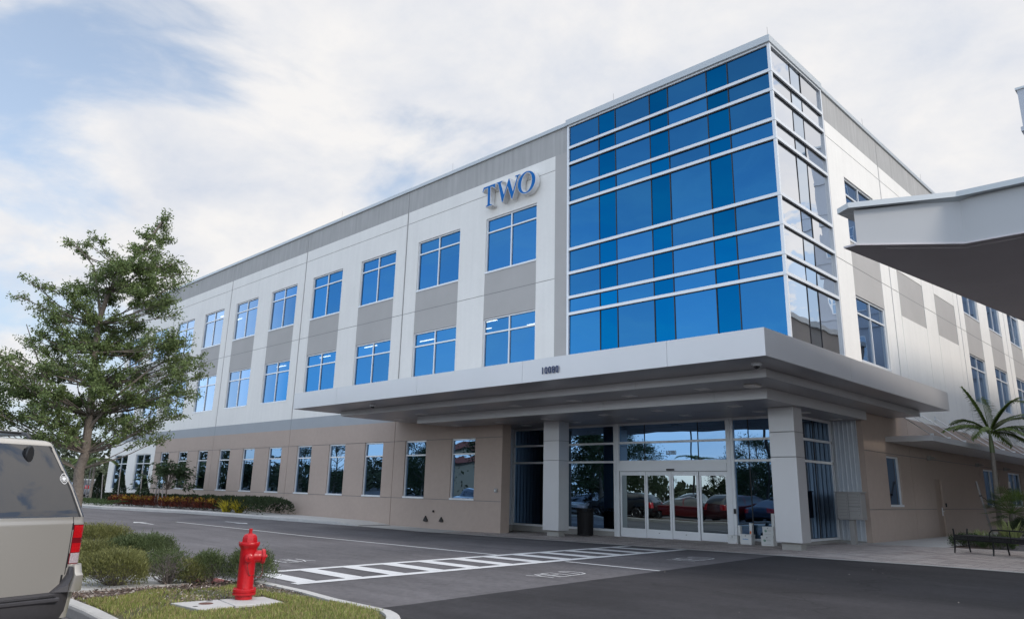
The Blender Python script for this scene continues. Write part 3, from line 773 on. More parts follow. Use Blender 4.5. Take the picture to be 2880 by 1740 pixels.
b.face([(-11.32, .45, -.1), (-12.7, .45, -.1), (-12.7, .45, 3.96), (-11.32, .45, 3.96)], M['tan'])
b.build('recess_wall', bld)
# side glazing x = -1
b = MB()
for z0, z1 in ((.31, .38), (2.585, 2.655), (3.235, 3.305), (3.875, 3.95)): b.box((-1.04, 2.05, z0), (-.95, 4.70, z1), M['alu'])
b.box((-1.05, 1.95, .1), (-.96, 4.70, .30), M['base'])
b.box((-1.04, 4.60, .381), (-.95, 4.70, 3.874), M['alu']); b.box((-1.04, 1.94, .381), (-.95, 2.02, 3.874), M['alu'])
b.box((-1.01, 3.36, .38), (-.985, 3.39, 3.87), M['black'])
sf = b.build('side_glazing_frame', bld)
for ya, yb in ((2.02, 3.37), (3.38, 4.6)):
    for za, zb in ((.37, 2.59), (2.65, 3.24), (3.30, 3.88)):
        q = MB(); q.face([(-1.0, ya, za), (-1.0, yb, za), (-1.0, yb, zb), (-1.0, ya, zb)], M['glass_low']); q.build('pane', sf)
# --- plain side door with lever
b = MB(); b.box((-.10, 11.50, .2), (-.055, 12.35, 2.32), mat('tan_door', (.38,.29,.23), .6, noise=[(3, .04)]))
dd = b.build('side_door', bld)
b = MB(); b.box((-.055, 12.22, 1.0), (-.03, 12.27, 1.30), M['alu']); b.tube([(-.03, 12.25, 1.16), (.01, 12.25, 1.16), (.01, 12.13, 1.16)], .011, M['alu']); b.build('door_handle', dd)
b = MB(); b.box((.0, 12.55, 1.32), (.035, 12.62, 1.46), M['black']); b.build('card_reader', bld)
# --- side awning with tension rods
b = MB(); b.box((.001, 6.75, 3.40), (1.45, YE, 3.58), M['silver']); aw = b.build('awning', bld)
for k in range(14):
    y = 6.95+1.87*k
    if y < YE-.5:
        b = MB(); b.tube([(.03, y, 4.62), (1.36, y, 3.60)], .014, M['silver'], 8); b.box((.001, y-.05, 4.55), (.02, y+.05, 4.72), M['alu']); b.box((1.33, y-.02, 3.58), (1.42, y+.02, 3.65), M['alu'])
        b.build('tension_rod', aw)
for y in (11.0, 17.6, 22.5):
    b = MB(); b.box((.0, y-.08, 2.98), (.12, y+.08, 3.14), M['base']); b.lathe([(.02, .0), (.10, -.04), (.11, -.06)], M['base'], (.20, y, 3.10), 14); b.tube([(.1, y, 3.08), (.2, y, 3.08)], .015, M['base'], 6)
    b.build('wall_light', bld, smooth=True)
b = MB(); b.tube([(.05, 9.35, 4.2), (.05, 9.35, 12.0)], .03, M['grey'], 8) if False else b.box((.0, 8.90, 10.9), (.03, 8.96, 12.0), M['joint'])
b.build('conduit', bld)
# --- storm outlets low on the tan wall
def outlet(x, z, s, mesh_seed):
    b = MB(); prof = [(-1, 0), (-.75, .55), (-.35, .95), (0, 1.45), (.35, .95), (.8, .5), (.95, 0), (.3, -.12), (-.3, .05)]
    rings = [[(x+p[0]*s*f, -d, z+p[1]*s*f) for p in prof] for f, d in ((1, .0), (.95, .05), (.6, .085))]
    b.loft(rings, M['bronze'], True, True); b.build('drain_outlet', bld)
outlet(-27.67, .28, .15, 1); outlet(-15.61, .28, .15, 2); outlet(-14.63, .30, .13, 3)
b = MB(); b.lathe([(.045, 0), (.045, .05), (.02, .07)], M['bronze'], (-15.14, 0, .68), 10, (0, -1, 0)); b.build('hose_tap', bld)
b = MB(); b.rbox((-11.66, -.05, 1.46), (-11.50, -.001, 1.62), M['mailbox'], .01); b.lathe([(.03, 0), (.03, .03)], M['alu'], (-11.58, -.05, 1.54), 12, (0, -1, 0)); b.build('wall_box', bld)
b = MB(); b.box((-.6, 6.0, 15.0), (-.5, 6.1, 15.1), M['grey']) if False else None
# ceiling light strips glimpsed inside are left dark: glazing is opaque mirror

# ------------------------------------------------------------------ signs
def poly_letter(polys, yf, yb, face_mat, side_mat, name, parent, off=.03):
    cu = bpy.data.curves.new(name, 'CURVE'); cu.dimensions = '2D'; cu.fill_mode = 'BOTH'
    for pts in polys:
        sp = cu.splines.new('POLY'); sp.points.add(len(pts)-1); sp.use_cyclic_u = True
        for i, (x, z) in enumerate(pts): sp.points[i].co = (x, z, 0, 1)
    def mk(nm, ext, offset, mt, y, par):
        c2 = cu.copy(); c2.extrude = ext; c2.offset = offset
        tmp = bpy.data.objects.new('tmp', c2); COL.objects.link(tmp)
        bpy.context.view_layer.update()
        me = bpy.data.meshes.new_from_object(tmp.evaluated_get(bpy.context.evaluated_depsgraph_get()))
        bpy.data.objects.remove(tmp)
        me.transform(Matrix.Translation((0, y, 0)) @ Matrix.Rotation(PI/2, 4, 'X'))
        me.materials.clear(); me.materials.append(mt); me.name = nm
        o = bpy.data.objects.new(nm, me); COL.objects.link(o); o.parent = par
        return o
    o = mk(name, (yb-yf)/2, off, side_mat, (yf+yb)/2, parent)
    mk('letter_face', .004, 0.0, face_mat, yf-.0045, o)
    return o
M['signblue'] = mat('sign_blue', (0.004, 0.14, 0.44), 0.6, spec=.15)
M['signwhite'] = mat('sign_white', (0.72, 0.72, 0.72), 0.4)
sg = thing('building_sign', 'large raised blue serif letters TWO with white sides high on the white wall', 'sign', (0, 0, 0))
Tp = [(-12.57, 13.58), (-12.50, 13.76), (-11.80, 13.76), (-11.84, 13.58), (-11.89, 13.60), (-11.94, 13.68), (-12.10, 13.69), (-12.105, 12.97), (-12.08, 12.91), (-11.99, 12.90), (-11.99, 12.865), (-12.33, 12.865), (-12.33, 12.90), (-12.25, 12.92), (-12.235, 12.97), (-12.24, 13.69), (-12.42, 13.69), (-12.50, 13.66), (-12.53, 13.57)]
Wp = [(-11.73, 13.76), (-11.40, 13.76), (-11.40, 13.73), (-11.48, 13.71), (-11.485, 13.66), (-11.285, 13.11), (-11.03, 13.74), (-11.0, 13.74), (-10.775, 13.11), (-10.565, 13.66), (-10.57, 13.71), (-10.66, 13.73), (-10.66, 13.76), (-10.40, 13.76), (-10.40, 13.73), (-10.47, 13.71), (-10.51, 13.66), (-10.80, 12.83), (-10.84, 12.83), (-11.09, 13.46), (-11.35, 12.83), (-11.39, 12.83), (-11.62, 13.66), (-11.66, 13.72), (-11.73, 13.73)]
Wp = [(x, z) for x, z in Wp]
def ell(cx, cz, a, c, n, rot=0, rev=False):
    r = [(cx+a*math.cos(t*2*PI/n)*math.cos(rot)-c*math.sin(t*2*PI/n)*math.sin(rot), cz+a*math.cos(t*2*PI/n)*math.sin(rot)+c*math.sin(t*2*PI/n)*math.cos(rot)) for t in range(n)]
    return r[::-1] if rev else r
Op = [ell(-10.03, 13.305, .475, .46, 40), ell(-10.03, 13.305, .30, .415, 40, -.12, True)]
poly_letter([Tp], -.30, -.06, M['signblue'], M['signwhite'], 'letter_t', sg, .022)
poly_letter([Wp], -.30, -.06, M['signblue'], M['signwhite'], 'letter_w', sg, .022)
poly_letter(Op, -.30, -.06, M['signblue'], M['signwhite'], 'letter_o', sg, .022)
def text_obj(s, size, ext, mt, name, parent, M4, sx=1.0, off=0.0):
    cu = bpy.data.curves.new(name, 'FONT'); cu.body = s; cu.size = size; cu.extrude = ext; cu.offset = off; cu.align_x = 'CENTER'; cu.align_y = 'CENTER'
    tmp = bpy.data.objects.new('tmp', cu); COL.objects.link(tmp); bpy.context.view_layer.update()
    me = bpy.data.meshes.new_from_object(tmp.evaluated_get(bpy.context.evaluated_depsgraph_get())); bpy.data.objects.remove(tmp)
    me.transform(M4 @ Matrix.Diagonal((sx, 1, 1, 1))); me.materials.clear(); me.materials.append(mt); me.name = name
    o = bpy.data.objects.new(name, me); COL.objects.link(o)
    if parent: o.parent = parent
    return o
RX = Matrix.Rotation(PI/2, 4, 'X')
M['navy'] = mat('navy_numerals', (0.02, 0.04, 0.13), 0.4)
an = thing('address_sign', 'small raised navy numerals 10080 on the silver canopy fascia', 'sign', (0, 0, 0))
for i, ch in enumerate('10080'):
    text_obj(ch, .27, .012, M['navy'], 'numeral', an, Matrix.Translation((-4.645+.130*i, -5.13, 4.695)) @ RX, .76, .0)
M['vinyl'] = mat('white_vinyl', (0.45, 0.50, 0.52), 0.6)
text_obj('10080', .20, .001, M['vinyl'], 'glass_numerals', bld, Matrix.Translation((-5.28, 1.985, 2.90)) @ RX, .85)

# ------------------------------------------------------------------ vegetation helpers
def leafmat(name, col, isl=.35, rough=.55, transl=.3, spec=.35):
    return mat(name, col, rough, spec=spec, noise=[(1.6, .18)], island=isl, transl=transl)
M['oak'] = leafmat('oak_leaf', (0.150, 0.205, 0.075)); M['bark'] = mat('bark', (0.17, 0.145, 0.125), .95, noise=[(5, .2), (25, .2)], bump=(30, 1.0, .02))
M['darktree'] = leafmat('dark_tree_leaf', (0.035, 0.062, 0.022))
M['shrub'] = leafmat('rosemary_leaf', (0.205, 0.215, 0.080), .4); M['shrubdk'] = leafmat('rosemary_leaf_dark', (0.105, 0.140, 0.060), .4)
M['twig'] = mat('grey_twig', (0.20, 0.175, 0.165), .9, noise=[(9, .25)])
M['hedge'] = leafmat('hedge_leaf', (0.040, 0.062, 0.026)); M['cypress'] = leafmat('cypress_leaf', (0.018, 0.036, 0.016), transl=.1)
M['croton_red'] = leafmat('croton_red_leaf', (0.115, 0.030, 0.018), .6); M['croton_yel'] = leafmat('croton_yellow_leaf', (0.36, 0.22, 0.03), .5)
M['brom'] = leafmat('bromeliad_leaf', (0.50, 0.42, 0.04), .3); M['cover'] = leafmat('ground_cover_leaf', (0.06, 0.095, 0.035))
M['palm'] = leafmat('palm_leaf', (0.11, 0.16, 0.04), .3); M['palmtrunk'] = mat('palm_trunk', (0.26, 0.23, 0.20), .9, noise=[(10, .15)], bump=(20, .6, .01))
M['agave'] = leafmat('variegated_leaf', (0.28, 0.32, 0.13), .35); M['stake'] = mat('weathered_stake', (0.30, 0.28, 0.27), .9, noise=[(8, .15)])
M['crown'] = mat('palm_crownshaft', (0.17, 0.21, 0.10), .5, noise=[(5, .15)])
def rngn(seed): return np.random.default_rng(seed)
def leafset(name, P, size, mt, parent=None, asp=.42, dirs=None, seed=0, up=0.0, mats=None, midx=None):
    """P (N,3) leaf bases; one bent rhombus per leaf"""
    g = rngn(seed); N = len(P)
    D = g.normal(size=(N, 3)) if dirs is None else dirs + g.normal(size=(N, 3))*.35
    D[:, 2] += up; D /= np.linalg.norm(D, axis=1)[:, None]+1e-9
    W = np.cross(D, g.normal(size=(N, 3))); W /= np.linalg.norm(W, axis=1)[:, None]+1e-9
    s = (np.asarray(size)*g.uniform(.7, 1.25, N))[:, None]
    V = np.stack([P, P+D*s*.5+W*s*asp*.5, P+D*s, P+D*s*.5-W*s*asp*.5], 1).reshape(-1, 3)
    me = bpy.data.meshes.new(name); me.vertices.add(4*N); me.vertices.foreach_set('co', V.astype(np.float32).ravel())
    me.loops.add(4*N); me.loops.foreach_set('vertex_index', np.arange(4*N, dtype=np.int32))
    me.polygons.add(N); me.polygons.foreach_set('loop_start', np.arange(0, 4*N, 4, dtype=np.int32))
    for q in (mats or [mt]): me.materials.append(q)
    if midx is not None: me.polygons.foreach_set('material_index', np.asarray(midx, dtype=np.int32))
    me.update(calc_edges=True); me.validate()
    o = bpy.data.objects.new(name, me); COL.objects.link(o)
    if parent is not None: o.parent = parent
    return o

# ---- the oak on the island
TR = Vector((-5.685, -15.708, 0.1)); rr = Vector((.2720, .9622, 0)); vv = Vector((-.9622, .2720, 0))
CL = [(0.69,6.52,0.16),(0.59,6.16,0.22),(0.42,5.88,0.21),(0.85,6.13,0.15),(0.35,5.62,0.24),(0.1,5.41,0.23),(0.69,5.68,0.25),(1.0,5.57,0.21),(1.17,5.39,0.16),(0.53,5.32,0.28),(0.83,5.21,0.28),(1.12,5.17,0.18),(-0.79,5.77,0.14),(-0.54,5.86,0.14),(-0.32,5.74,0.16),(-0.6,5.61,0.16),(-0.17,5.61,0.13),(-0.06,5.31,0.23),(-0.32,5.26,0.19),(-0.56,5.07,0.2),(-0.3,4.87,0.26),(0.03,4.92,0.3),(0.29,5.04,0.27),(0.59,4.85,0.28),(0.92,4.74,0.25),(1.18,4.73,0.14),(-1.24,4.81,0.13),(-1.4,4.63,0.12),(-1.04,4.69,0.16),(-0.87,4.79,0.19),(-1.07,4.49,0.18),(-0.7,4.55,0.25),(-0.44,4.55,0.25),(-0.17,4.43,0.3),(0.17,4.4,0.3),(0.52,4.37,0.27),(-0.85,4.26,0.22),(-1.17,4.0,0.18),(-0.91,3.89,0.24),(-0.61,3.92,0.29),(-0.28,3.89,0.32),(0.04,3.92,0.33),(0.37,3.96,0.34),(0.72,3.92,0.31),(1.05,4.04,0.28),(1.33,4.07,0.22),(1.3,3.75,0.25),(1.58,3.86,0.18),(1.74,3.72,0.11),(-1.36,3.69,0.14),(-1.26,3.42,0.21),(-0.96,3.44,0.27),(-0.66,3.48,0.28),(-0.34,3.43,0.31),(-0.01,3.39,0.32),(0.38,3.43,0.33),(0.78,3.47,0.31),(1.2,3.43,0.28),(1.5,3.3,0.22),(1.69,3.55,0.14),(-1.26,3.06,0.21),(-0.96,3.02,0.27),(-0.64,2.97,0.27),(-0.28,3.0,0.32),(0.11,2.96,0.33),(0.5,2.99,0.3),(0.91,3.02,0.27),(1.26,2.97,0.24),(1.49,2.84,0.15),(-1.13,2.65,0.2),(-0.83,2.61,0.27),(-0.46,2.56,0.28),(-0.09,2.58,0.29),(0.29,2.61,0.26),(0.69,2.63,0.23),(1.03,2.58,0.21),(1.27,2.37,0.14),(-0.6,2.27,0.22),(-0.28,2.22,0.18),(0.15,2.24,0.2),(0.54,2.26,0.18),(0.94,2.28,0.15),(-0.89,2.26,0.17),(-1.52,3.25,0.26),(-1.69,3.58,0.22),(-1.51,2.83,0.26),(-1.45,2.5,0.22)]
oak = thing('oak_tree', 'young oak with loose small-leaved crown growing in the island bed beside the parked gold car', 'tree', TR)
def tw(s, z, d=0.0): return rr*s + vv*d + Vector((0, 0, z-TR.z))
def tree_build(root, trunk, clusters, leafmt, leafn, leafsize, seed, lean_depth=.75, thick=.105, barkmt=None):
    g = rngn(seed); rnd = random.Random(seed)
    b = MB(); n = len(trunk)
    rad = [thick*(1-.82*i/(n-1)) for i in range(n)]
    rad[0] *= 1.35
    b.tube(trunk, rad, M['bark'], 10)
    P = []; 
    tl = [Vector(p) for p in trunk]
    for (c, r) in clusters:
        c = Vector(c)
        # pick the trunk point a little below the cluster
        best = min(tl[2:], key=lambda q: abs((c.z-.45*(Vector((c.x-q.x, c.y-q.y, 0)).length)) - q.z))
        mid = best.lerp(c, .5)+Vector((rnd.uniform(-.06, .06), rnd.uniform(-.06, .06), -.06))
        b.tube([best, mid, c], [.016, .009, .004], M['bark'], 5, False)
        k = int(5+r*22)
        for i in range(k):
            d = Vector(g.normal(size=3)); d.normalize()
            e = c+Vector((d.x*r*1.15, d.y*r*1.15, d.z*r*.75))*rnd.uniform(.6, 1.25)
            st = mid.lerp(c, rnd.uniform(.3, 1))
            b.tube([st, st.lerp(e, .5)+Vector((0, 0, .02)), e], [.004, .003, .0015], M['bark'], 3, False)
            m_ = int(leafn*r*rnd.uniform(.5, 1.3))
            for j in range(m_):
                q = st.lerp(e, rnd.uniform(.25, 1.05)); P.append((q.x+rnd.gauss(0, .028), q.y+rnd.gauss(0, .028), q.z+rnd.gauss(0, .024)))
    b.build('trunk', root, smooth=True)
    return leafset('crown', np.array(P), leafsize, leafmt, root, .45, seed=seed)
rnd = random.Random(5)
cls = []
for s, z, r in CL:
    half = max(.15, 1.25*(1-abs(z-3.6)/3.4)) * math.sqrt(max(.1, 1-(s/1.9)**2))
    cls.append((tw(s, z, rnd.uniform(-half, half)), r))
    if r > .2:
      for _ in range(2): cls.append((tw(s+rnd.uniform(-.16, .16), z+rnd.uniform(-.18, .18), rnd.uniform(-half, half)), r*.8))
for _ in range(110):
    a_, c_ = rnd.choice(CL), rnd.choice(CL)
    if .25 < math.hypot(a_[0]-c_[0], a_[1]-c_[1]) < .8 and a_[1] < 5.2:
        cls.append((tw((a_[0]+c_[0])/2, (a_[1]+c_[1])/2, rnd.uniform(-.9, .9)), .21))
trunk = [tw(0.02, .05), tw(.02, .7), tw(.02, 1.26), tw(-.02, 1.74), tw(.03, 2.02), tw(0, 2.66, .03), tw(-.03, 3.17), tw(-.08, 3.76, -.04), tw(-.11, 4.28), tw(-.02, 4.92, .05), tw(.17, 5.35), tw(.43, 5.8), tw(.67, 6.4)]
tree_build(oak, trunk, cls, M['oak'], 215, .052, 11)
b = MB(); b.tube([tw(-.08, 4.4), tw(-.2, 4.9, .1), tw(-.33, 5.34), tw(-.68, 5.71)], [.03, .022, .014, .006], M['bark'], 6); b.build('limb', oak, smooth=True); b = MB(); b.tube([tw(0, 2.4), tw(.35, 3.0, -.2), tw(.8, 3.5, -.3), tw(1.3, 3.9, -.2)], [.034, .025, .015, .006], M['bark'], 6); b.build('limb', oak, smooth=True); b = MB()
b.tube([tw(0, 2.1), tw(-.4, 2.6, .2), tw(-.8, 3.3, .3), tw(-1.2, 4.2, .3)], [.034, .025, .015, .006], M['bark'], 6); b.build('limb', oak, smooth=True)

# ---- island shrubs (fine needle foliage over grey stems)
def shrub(x, y, rx, rz, hz, name, label, seed, mt, n=2600, bare=0.0, z0=.10, size=.045, group='shrubs in the island bed'):
    root = thing('shrub', label, 'shrub', (x, y, z0), 0, group); g = rngn(seed); rd = random.Random(seed)
    b = MB(); P = []; D = []
    ns = 70 if bare else 34
    for i in range(ns):
        a = rd.uniform(0, 2*PI); el = rd.uniform(.15, 1.0)**.8
        r = rx*rd.uniform(.45, 1.05)*(math.cos(el*PI/2)**.5 if el < .98 else .1)
        e = Vector((math.cos(a)*r, math.sin(a)*r, hz*(.22+.78*el*rd.uniform(.75, 1.05))))
        mid = Vector((e.x*.55, e.y*.55, e.z*.38))
        b.tube([(rd.gauss(0, .03), rd.gauss(0, .03), 0), mid, e], [.008, .005, .002], M['twig'], 4, False)
        for k in range(8 if bare else 3):
            q = mid.lerp(e, rd.uniform(.1, .95)); w = q+Vector((rd.gauss(0, .09), rd.gauss(0, .09), rd.uniform(.0, .13)))
            b.tube([q, w], [.003, .0012], M['twig'], 3, False)
    b.build('stems', root)
    m = int(n*(1-bare))
    a = g.uniform(0, 2*PI, m); el = g.uniform(.0, 1, m)**.75; lum = .72+.28*g.random(m)**.5
    lump = 1+.16*np.sin(a*3+seed)+.10*np.sin(a*5+2*seed+el*5)
    rr_ = rx*lump*lum*np.cos(el*PI/2)**.45
    Pz = hz*(.20+.80*np.sin(el*PI/2))*lum*(1+.07*np.sin(a*4+seed*1.7))
    P = np.stack([np.cos(a)*rr_, np.sin(a)*rr_, Pz], 1)
    # gather the sprigs in little tufts
    T = P[g.integers(0, m, m)]; k = m//7
    cent = P[:k]; idx = g.integers(0, k, m); P = cent[idx]+g.normal(size=(m, 3))*.035
    dirs = np.stack([np.cos(a[:k][idx])*.5, np.sin(a[:k][idx])*.5, np.full(m, .9)], 1)
    leafset('foliage', P, size, mt, root, .22, dirs, seed)
    return root
SH = [(-3.30, -15.70, .46, .44, 'rounded shrub with bare twiggy base, nearest the lawn and widest of the front row', 'shrub', .05),
      (-3.05, -15.05, .34, .46, 'mostly bare grey twiggy shrub in the front row of the island bed', 'shrubdk', .82),
      (-2.98, -14.74, .24, .30, 'small yellow-green shrub leaning beside the red tactile paving', 'shrub', .25),
      (-2.95, -14.50, .25, .40, 'upright dark green shrub just left of the red tactile paving', 'shrubdk', .30),
      (-2.60, -14.00, .36, .44, 'shrub with grey bare lower half directly behind the red hydrant', 'shrubdk', .35),
      (-5.1, -14.75, .60, .54, 'large dark green shrub nearest the road at the right of the back row', 'shrubdk', 0),
      (-5.3, -15.45, .56, .44, 'large olive shrub in the middle of the back row by the walkway', 'shrub', 0),
      (-4.9, -16.15, .52, .36, 'olive shrub partly hidden by the tail lamp of the gold car', 'shrub', 0),
      (-6.9, -14.9, .62, .62, 'olive shrub at the top of the back row against the asphalt', 'shrub', 0),
      (-7.3, -15.7, .66, .58, 'dull green shrub behind the others beside the oak trunk', 'shrubdk', 0),
      (-4.75, -15.15, .36, .34, 'yellowish shrub between the two largest shrubs', 'shrub', 0)]
for i, (x, y, r, h, lab, mt, bare) in enumerate(SH):
    shrub(x, y, r, r, h, 'shrub', lab, 20+i, M[mt], int(15000*r/.5), bare)

# ---- lawn and mulch chips (uncountable)
def inside(x, y):
    if x > 0.9: return (x-.5)**2+(y+15.24)**2 < 1.2**2
    return -16.5 < y < -13.98
g = rngn(3); P = []; D = []; 
blk = []
def nz2(x, y): return math.sin(x*3.1+1.3*math.sin(y*2.3))+math.sin(y*4.3+1.1*math.sin(x*2.9+2))+.6*math.sin(x*9+y*7)
while len(P) < 30000:
    x = g.uniform(-2.6, 1.8); y = g.uniform(-16.6, -13.9)
    if not inside(x, y): continue
    if -1.20 < x < -.40 and -15.80 < y < -14.5: continue
    edge = -2.35+.18*math.sin(y*5)+.3*max(0, (-15.9-y))*1.4
    if y > -14.35: edge = max(edge, -1.9+(y+14.35)*6)
    if x < edge: continue
    n_ = nz2(x, y)
    dry = math.hypot((x+1.6)/.55, (y+15.1)/.6) < 1
    if (dry and g.random() < .85) or (n_ < -1.0 and g.random() < .8): continue
    P.append((x, y, .092))
P = np.array(P)
M['grassg'] = leafmat('grass_green', (0.27, 0.31, 0.09), .4); M['grassy'] = leafmat('grass_straw', (0.42, 0.34, 0.18), .4)
tag(leafset('lawn_grass', P, .062, M['grassg'], None, .13, np.tile([0, 0, 1.0], (len(P), 1)), 7, mats=[M['grassg'], M['grassy']], midx=(rngn(9).random(len(P)) < .28).astype(int)), 'short patchy green and straw lawn on the kerbed island', 'grass', kind='stuff')
b = MB(); pts = [(-2.35, -16.55), (-.9, -16.6), (.3, -16.85), (1.2, -16.4), (1.75, -15.6), (1.7, -14.9), (1.2, -14.15), (.6, -13.97), (-1.9, -13.93), (-2.3, -14.5)]
b.face([(x, y, .105) for x, y in pts], M['soil']); structure(b.build('lawn_soil'))
P = []; g = rngn(6)
while len(P) < 9000:
    x = g.uniform(-9, -.9); y = g.uniform(-16.55, -13.9)
    if -4.75 < x < -2.95 and g.random() < .97: continue
    if x > -1.9 and not (y > -14.25 or (-1.7 < x < -1.1 and -15.9 < y < -14.4)): continue
    P.append((x, y, .108+g.random()*.012))
P = np.array(P); M['chip1'] = mat('mulch_chip', (0.20, 0.15, 0.125), .9, island=.75); M['chip2'] = mat('mulch_chip_pale', (0.42, 0.38, 0.35), .9, island=.4)
D = rngn(2).normal(size=(len(P), 3)); D[:, 2] *= .25
tag(leafset('mulch_chips', P, .05, M['chip1'], None, .35, D, 4, mats=[M['chip1'], M['chip2']], midx=(rngn(1).random(len(P)) < .3).astype(int)), 'loose brown and grey wood mulch chips on the island bed', 'mulch', kind='stuff')

# ------------------------------------------------------------------ hydrant on its concrete pads
M['red'] = mat('hydrant_red', (0.48, 0.006, 0.012), .38, spec=.4, noise=[(3, .14), (30, .12)], bump=(45, .3, .006), coat=.12)
M['chain'] = mat('rusty_chain', (0.16, 0.035, 0.03), .6)
M['rust'] = mat('rust', (0.13, 0.06, 0.045), .9, noise=[(30, .4)])
HX, HY, HZ = -.95, -14.88, .13
hy = thing('fire_hydrant', 'red fire hydrant with chained outlet cap standing on a square concrete pad', 'fire hydrant', (HX, HY, HZ))
b = MB()
b.lathe([(.108, 0), (.108, .052), (.112, .054)], M['red'], k=28)
b.lathe([(.100, .052), (.142, .054), (.145, .060), (.145, .083), (.135, .086), (.135, .090), (.145, .093), (.145, .122), (.138, .130), (.106, .135), (.104, .15), (.102, .60), (.106, .63), (.125, .655), (.133, .668), (.133, .690), (.128, .700), (.105, .704)], M['red'], k=32)
b.build('barrel', hy, smooth=True)
for z, q in ((.057, 0), (.126, 0), (.690, 0)):
    for i in range(8):
        a = i*PI/4+.2; R0 = .124 if z < .5 else .121
        c = MB(); c.lathe([(.013, -.012), (.013, .014), (.008, .018)], M['red'], (R0*math.cos(a), R0*math.sin(a), z), 6); c.build('bolt', hy)
b = MB(); b.lathe([(.101, .700), (.098, .745), (.094, .765), (.080, .792), (.055, .806), (.030, .810)], M['red'], k=8); b.build('bonnet', hy)
b = MB(); b.lathe([(.034, .806), (.032, .815), (.022, .818), (.021, .85), (.023, .852), (.023, .870), (.018, .874)], M['red'], k=10); b.build('operating_nut', hy)
ax = Vector((.34, .94, 0)).normalized(); c0 = Vector((0, 0, .523))
b = MB(); b.lathe([(.085, .06), (.085, .10), (.078, .115), (.078, .165)], M['red'], c0, 24, ax); n_ = b.build('pumper_nozzle', hy, smooth=True)
b = MB(); b.lathe([(.092, .168), (.094, .175), (.094, .205), (.085, .214), (.05, .216), (.022, .217), (.020, .24), (.016, .243)], M['red'], c0, 24, ax); b.build('pumper_cap', n_, smooth=True)
for sgn, L_ in ((1, 1), (-1, 1)):
    ax2 = Vector((.94, -.335, 0)).normalized()*sgn; c1 = Vector((0, 0, .515))
    b = MB(); b.lathe([(.052, .07), (.050, .115), (.046, .12)], M['red'], c1, 20, ax2); nn = b.build('hose_nozzle', hy, smooth=True)
    b = MB(); b.lathe([(.054, .118), (.056, .124), (.056, .148), (.048, .154), (.016, .156), (.014, .175), (.011, .177)], M['red'], c1, 20, ax2); b.build('hose_cap', nn, smooth=True)
b = MB()
p0 = c0+ax*.19+Vector((0, 0, -.09)); p1 = Vector((.10, .04, .30)); lk = 16
for i in range(lk):
    t = i/lk; q = p0.lerp(p1, t)+Vector((0, 0, -.09*math.sin(PI*t)))+ax*.05*math.sin(PI*t)
    t2 = (i+.9)/lk; q2 = p0.lerp(p1, t2)+Vector((0, 0, -.09*math.sin(PI*t2)))+ax*.05*math.sin(PI*t2)
    b.tube([q, q2], .0055 if i % 2 else .004, M['chain'], 5)
p2 = Vector((.11, -.05, .44)); p3 = Vector((.105, .02, .30))
for i in range(10):
    q = p2.lerp(p3, i/10)+Vector((.01, -.01, -.05*math.sin(PI*i/10))); q2 = p2.lerp(p3, (i+.9)/10)+Vector((.01, -.01, -.05*math.sin(PI*(i+.9)/10))); b.tube([q, q2], .005, M['chain'], 5)
b.build('chain', hy)
def padobj(pts, label, nm):
    b = MB(); b.prism(pts, .03, .13, M['concrete']); return tag(b.build(nm, bevel=.008), label, 'concrete pad')
padobj([(-1.09, -15.14), (-.475, -15.215), (-.45, -14.595), (-1.0, -14.57)], 'square concrete pad under the red hydrant', 'concrete_pad')
lidp = padobj([(-1.15, -15.735), (-.455, -15.66), (-.49, -15.225), (-1.10, -15.155)], 'concrete utility box lid with a rusty round cover left of the hydrant', 'utility_lid')
b = MB(); b.lathe([(.088, .131), (.080, .135), (.010, .133)], M['rust'], (-.85, -15.42, 0), 24); b.build('valve_cover', lidp)
for (x, y, r) in ((-1.045, -15.29, .045), (-.71, -15.61, .032)):
    b = MB(); b.lathe([(r, .1305), (r*.8, .1318), (.004, .1312)], M['bronze'], (x, y, 0), 14); b.build('lid_hole', lidp)

# ------------------------------------------------------------------ cars
M['tyre'] = mat('tyre_rubber', (0.018, 0.018, 0.019), .85); M['rim'] = mat('alloy_rim', (0.45, 0.46, 0.48), .3, metal=.8)
M['plastic'] = mat('bumper_plastic', (0.045, 0.043, 0.048), .6, noise=[(30, .1)]); M['trim'] = mat('black_trim', (0.012, 0.012, 0.013), .35)
M['gold'] = mat('champagne_paint', (0.46, 0.435, 0.395), .30, metal=.5, coat=.6)
M['goldlt'] = M['gold']
M['lens_red'] = mat('red_lens', (0.50, 0.004, 0.008), .12, spec=.7, noise=[(60, .25)], coat=.8)
M['lens_dk'] = mat('dark_red_lens', (0.16, 0.003, 0.008), .15, spec=.7, coat=.8)
M['lens_clr'] = mat('clear_lens', (0.45, 0.38, 0.40), .15, spec=.8, noise=[(120, .45)], coat=.8)
def carglass(name, col, f): return glass(name, (f, f, f*1.02), edge=(.6, .6, .62), base=col, wav=.002, ref=.6)
M['tint'] = carglass('tinted_car_glass', (0.008, 0.009, 0.012), .20)
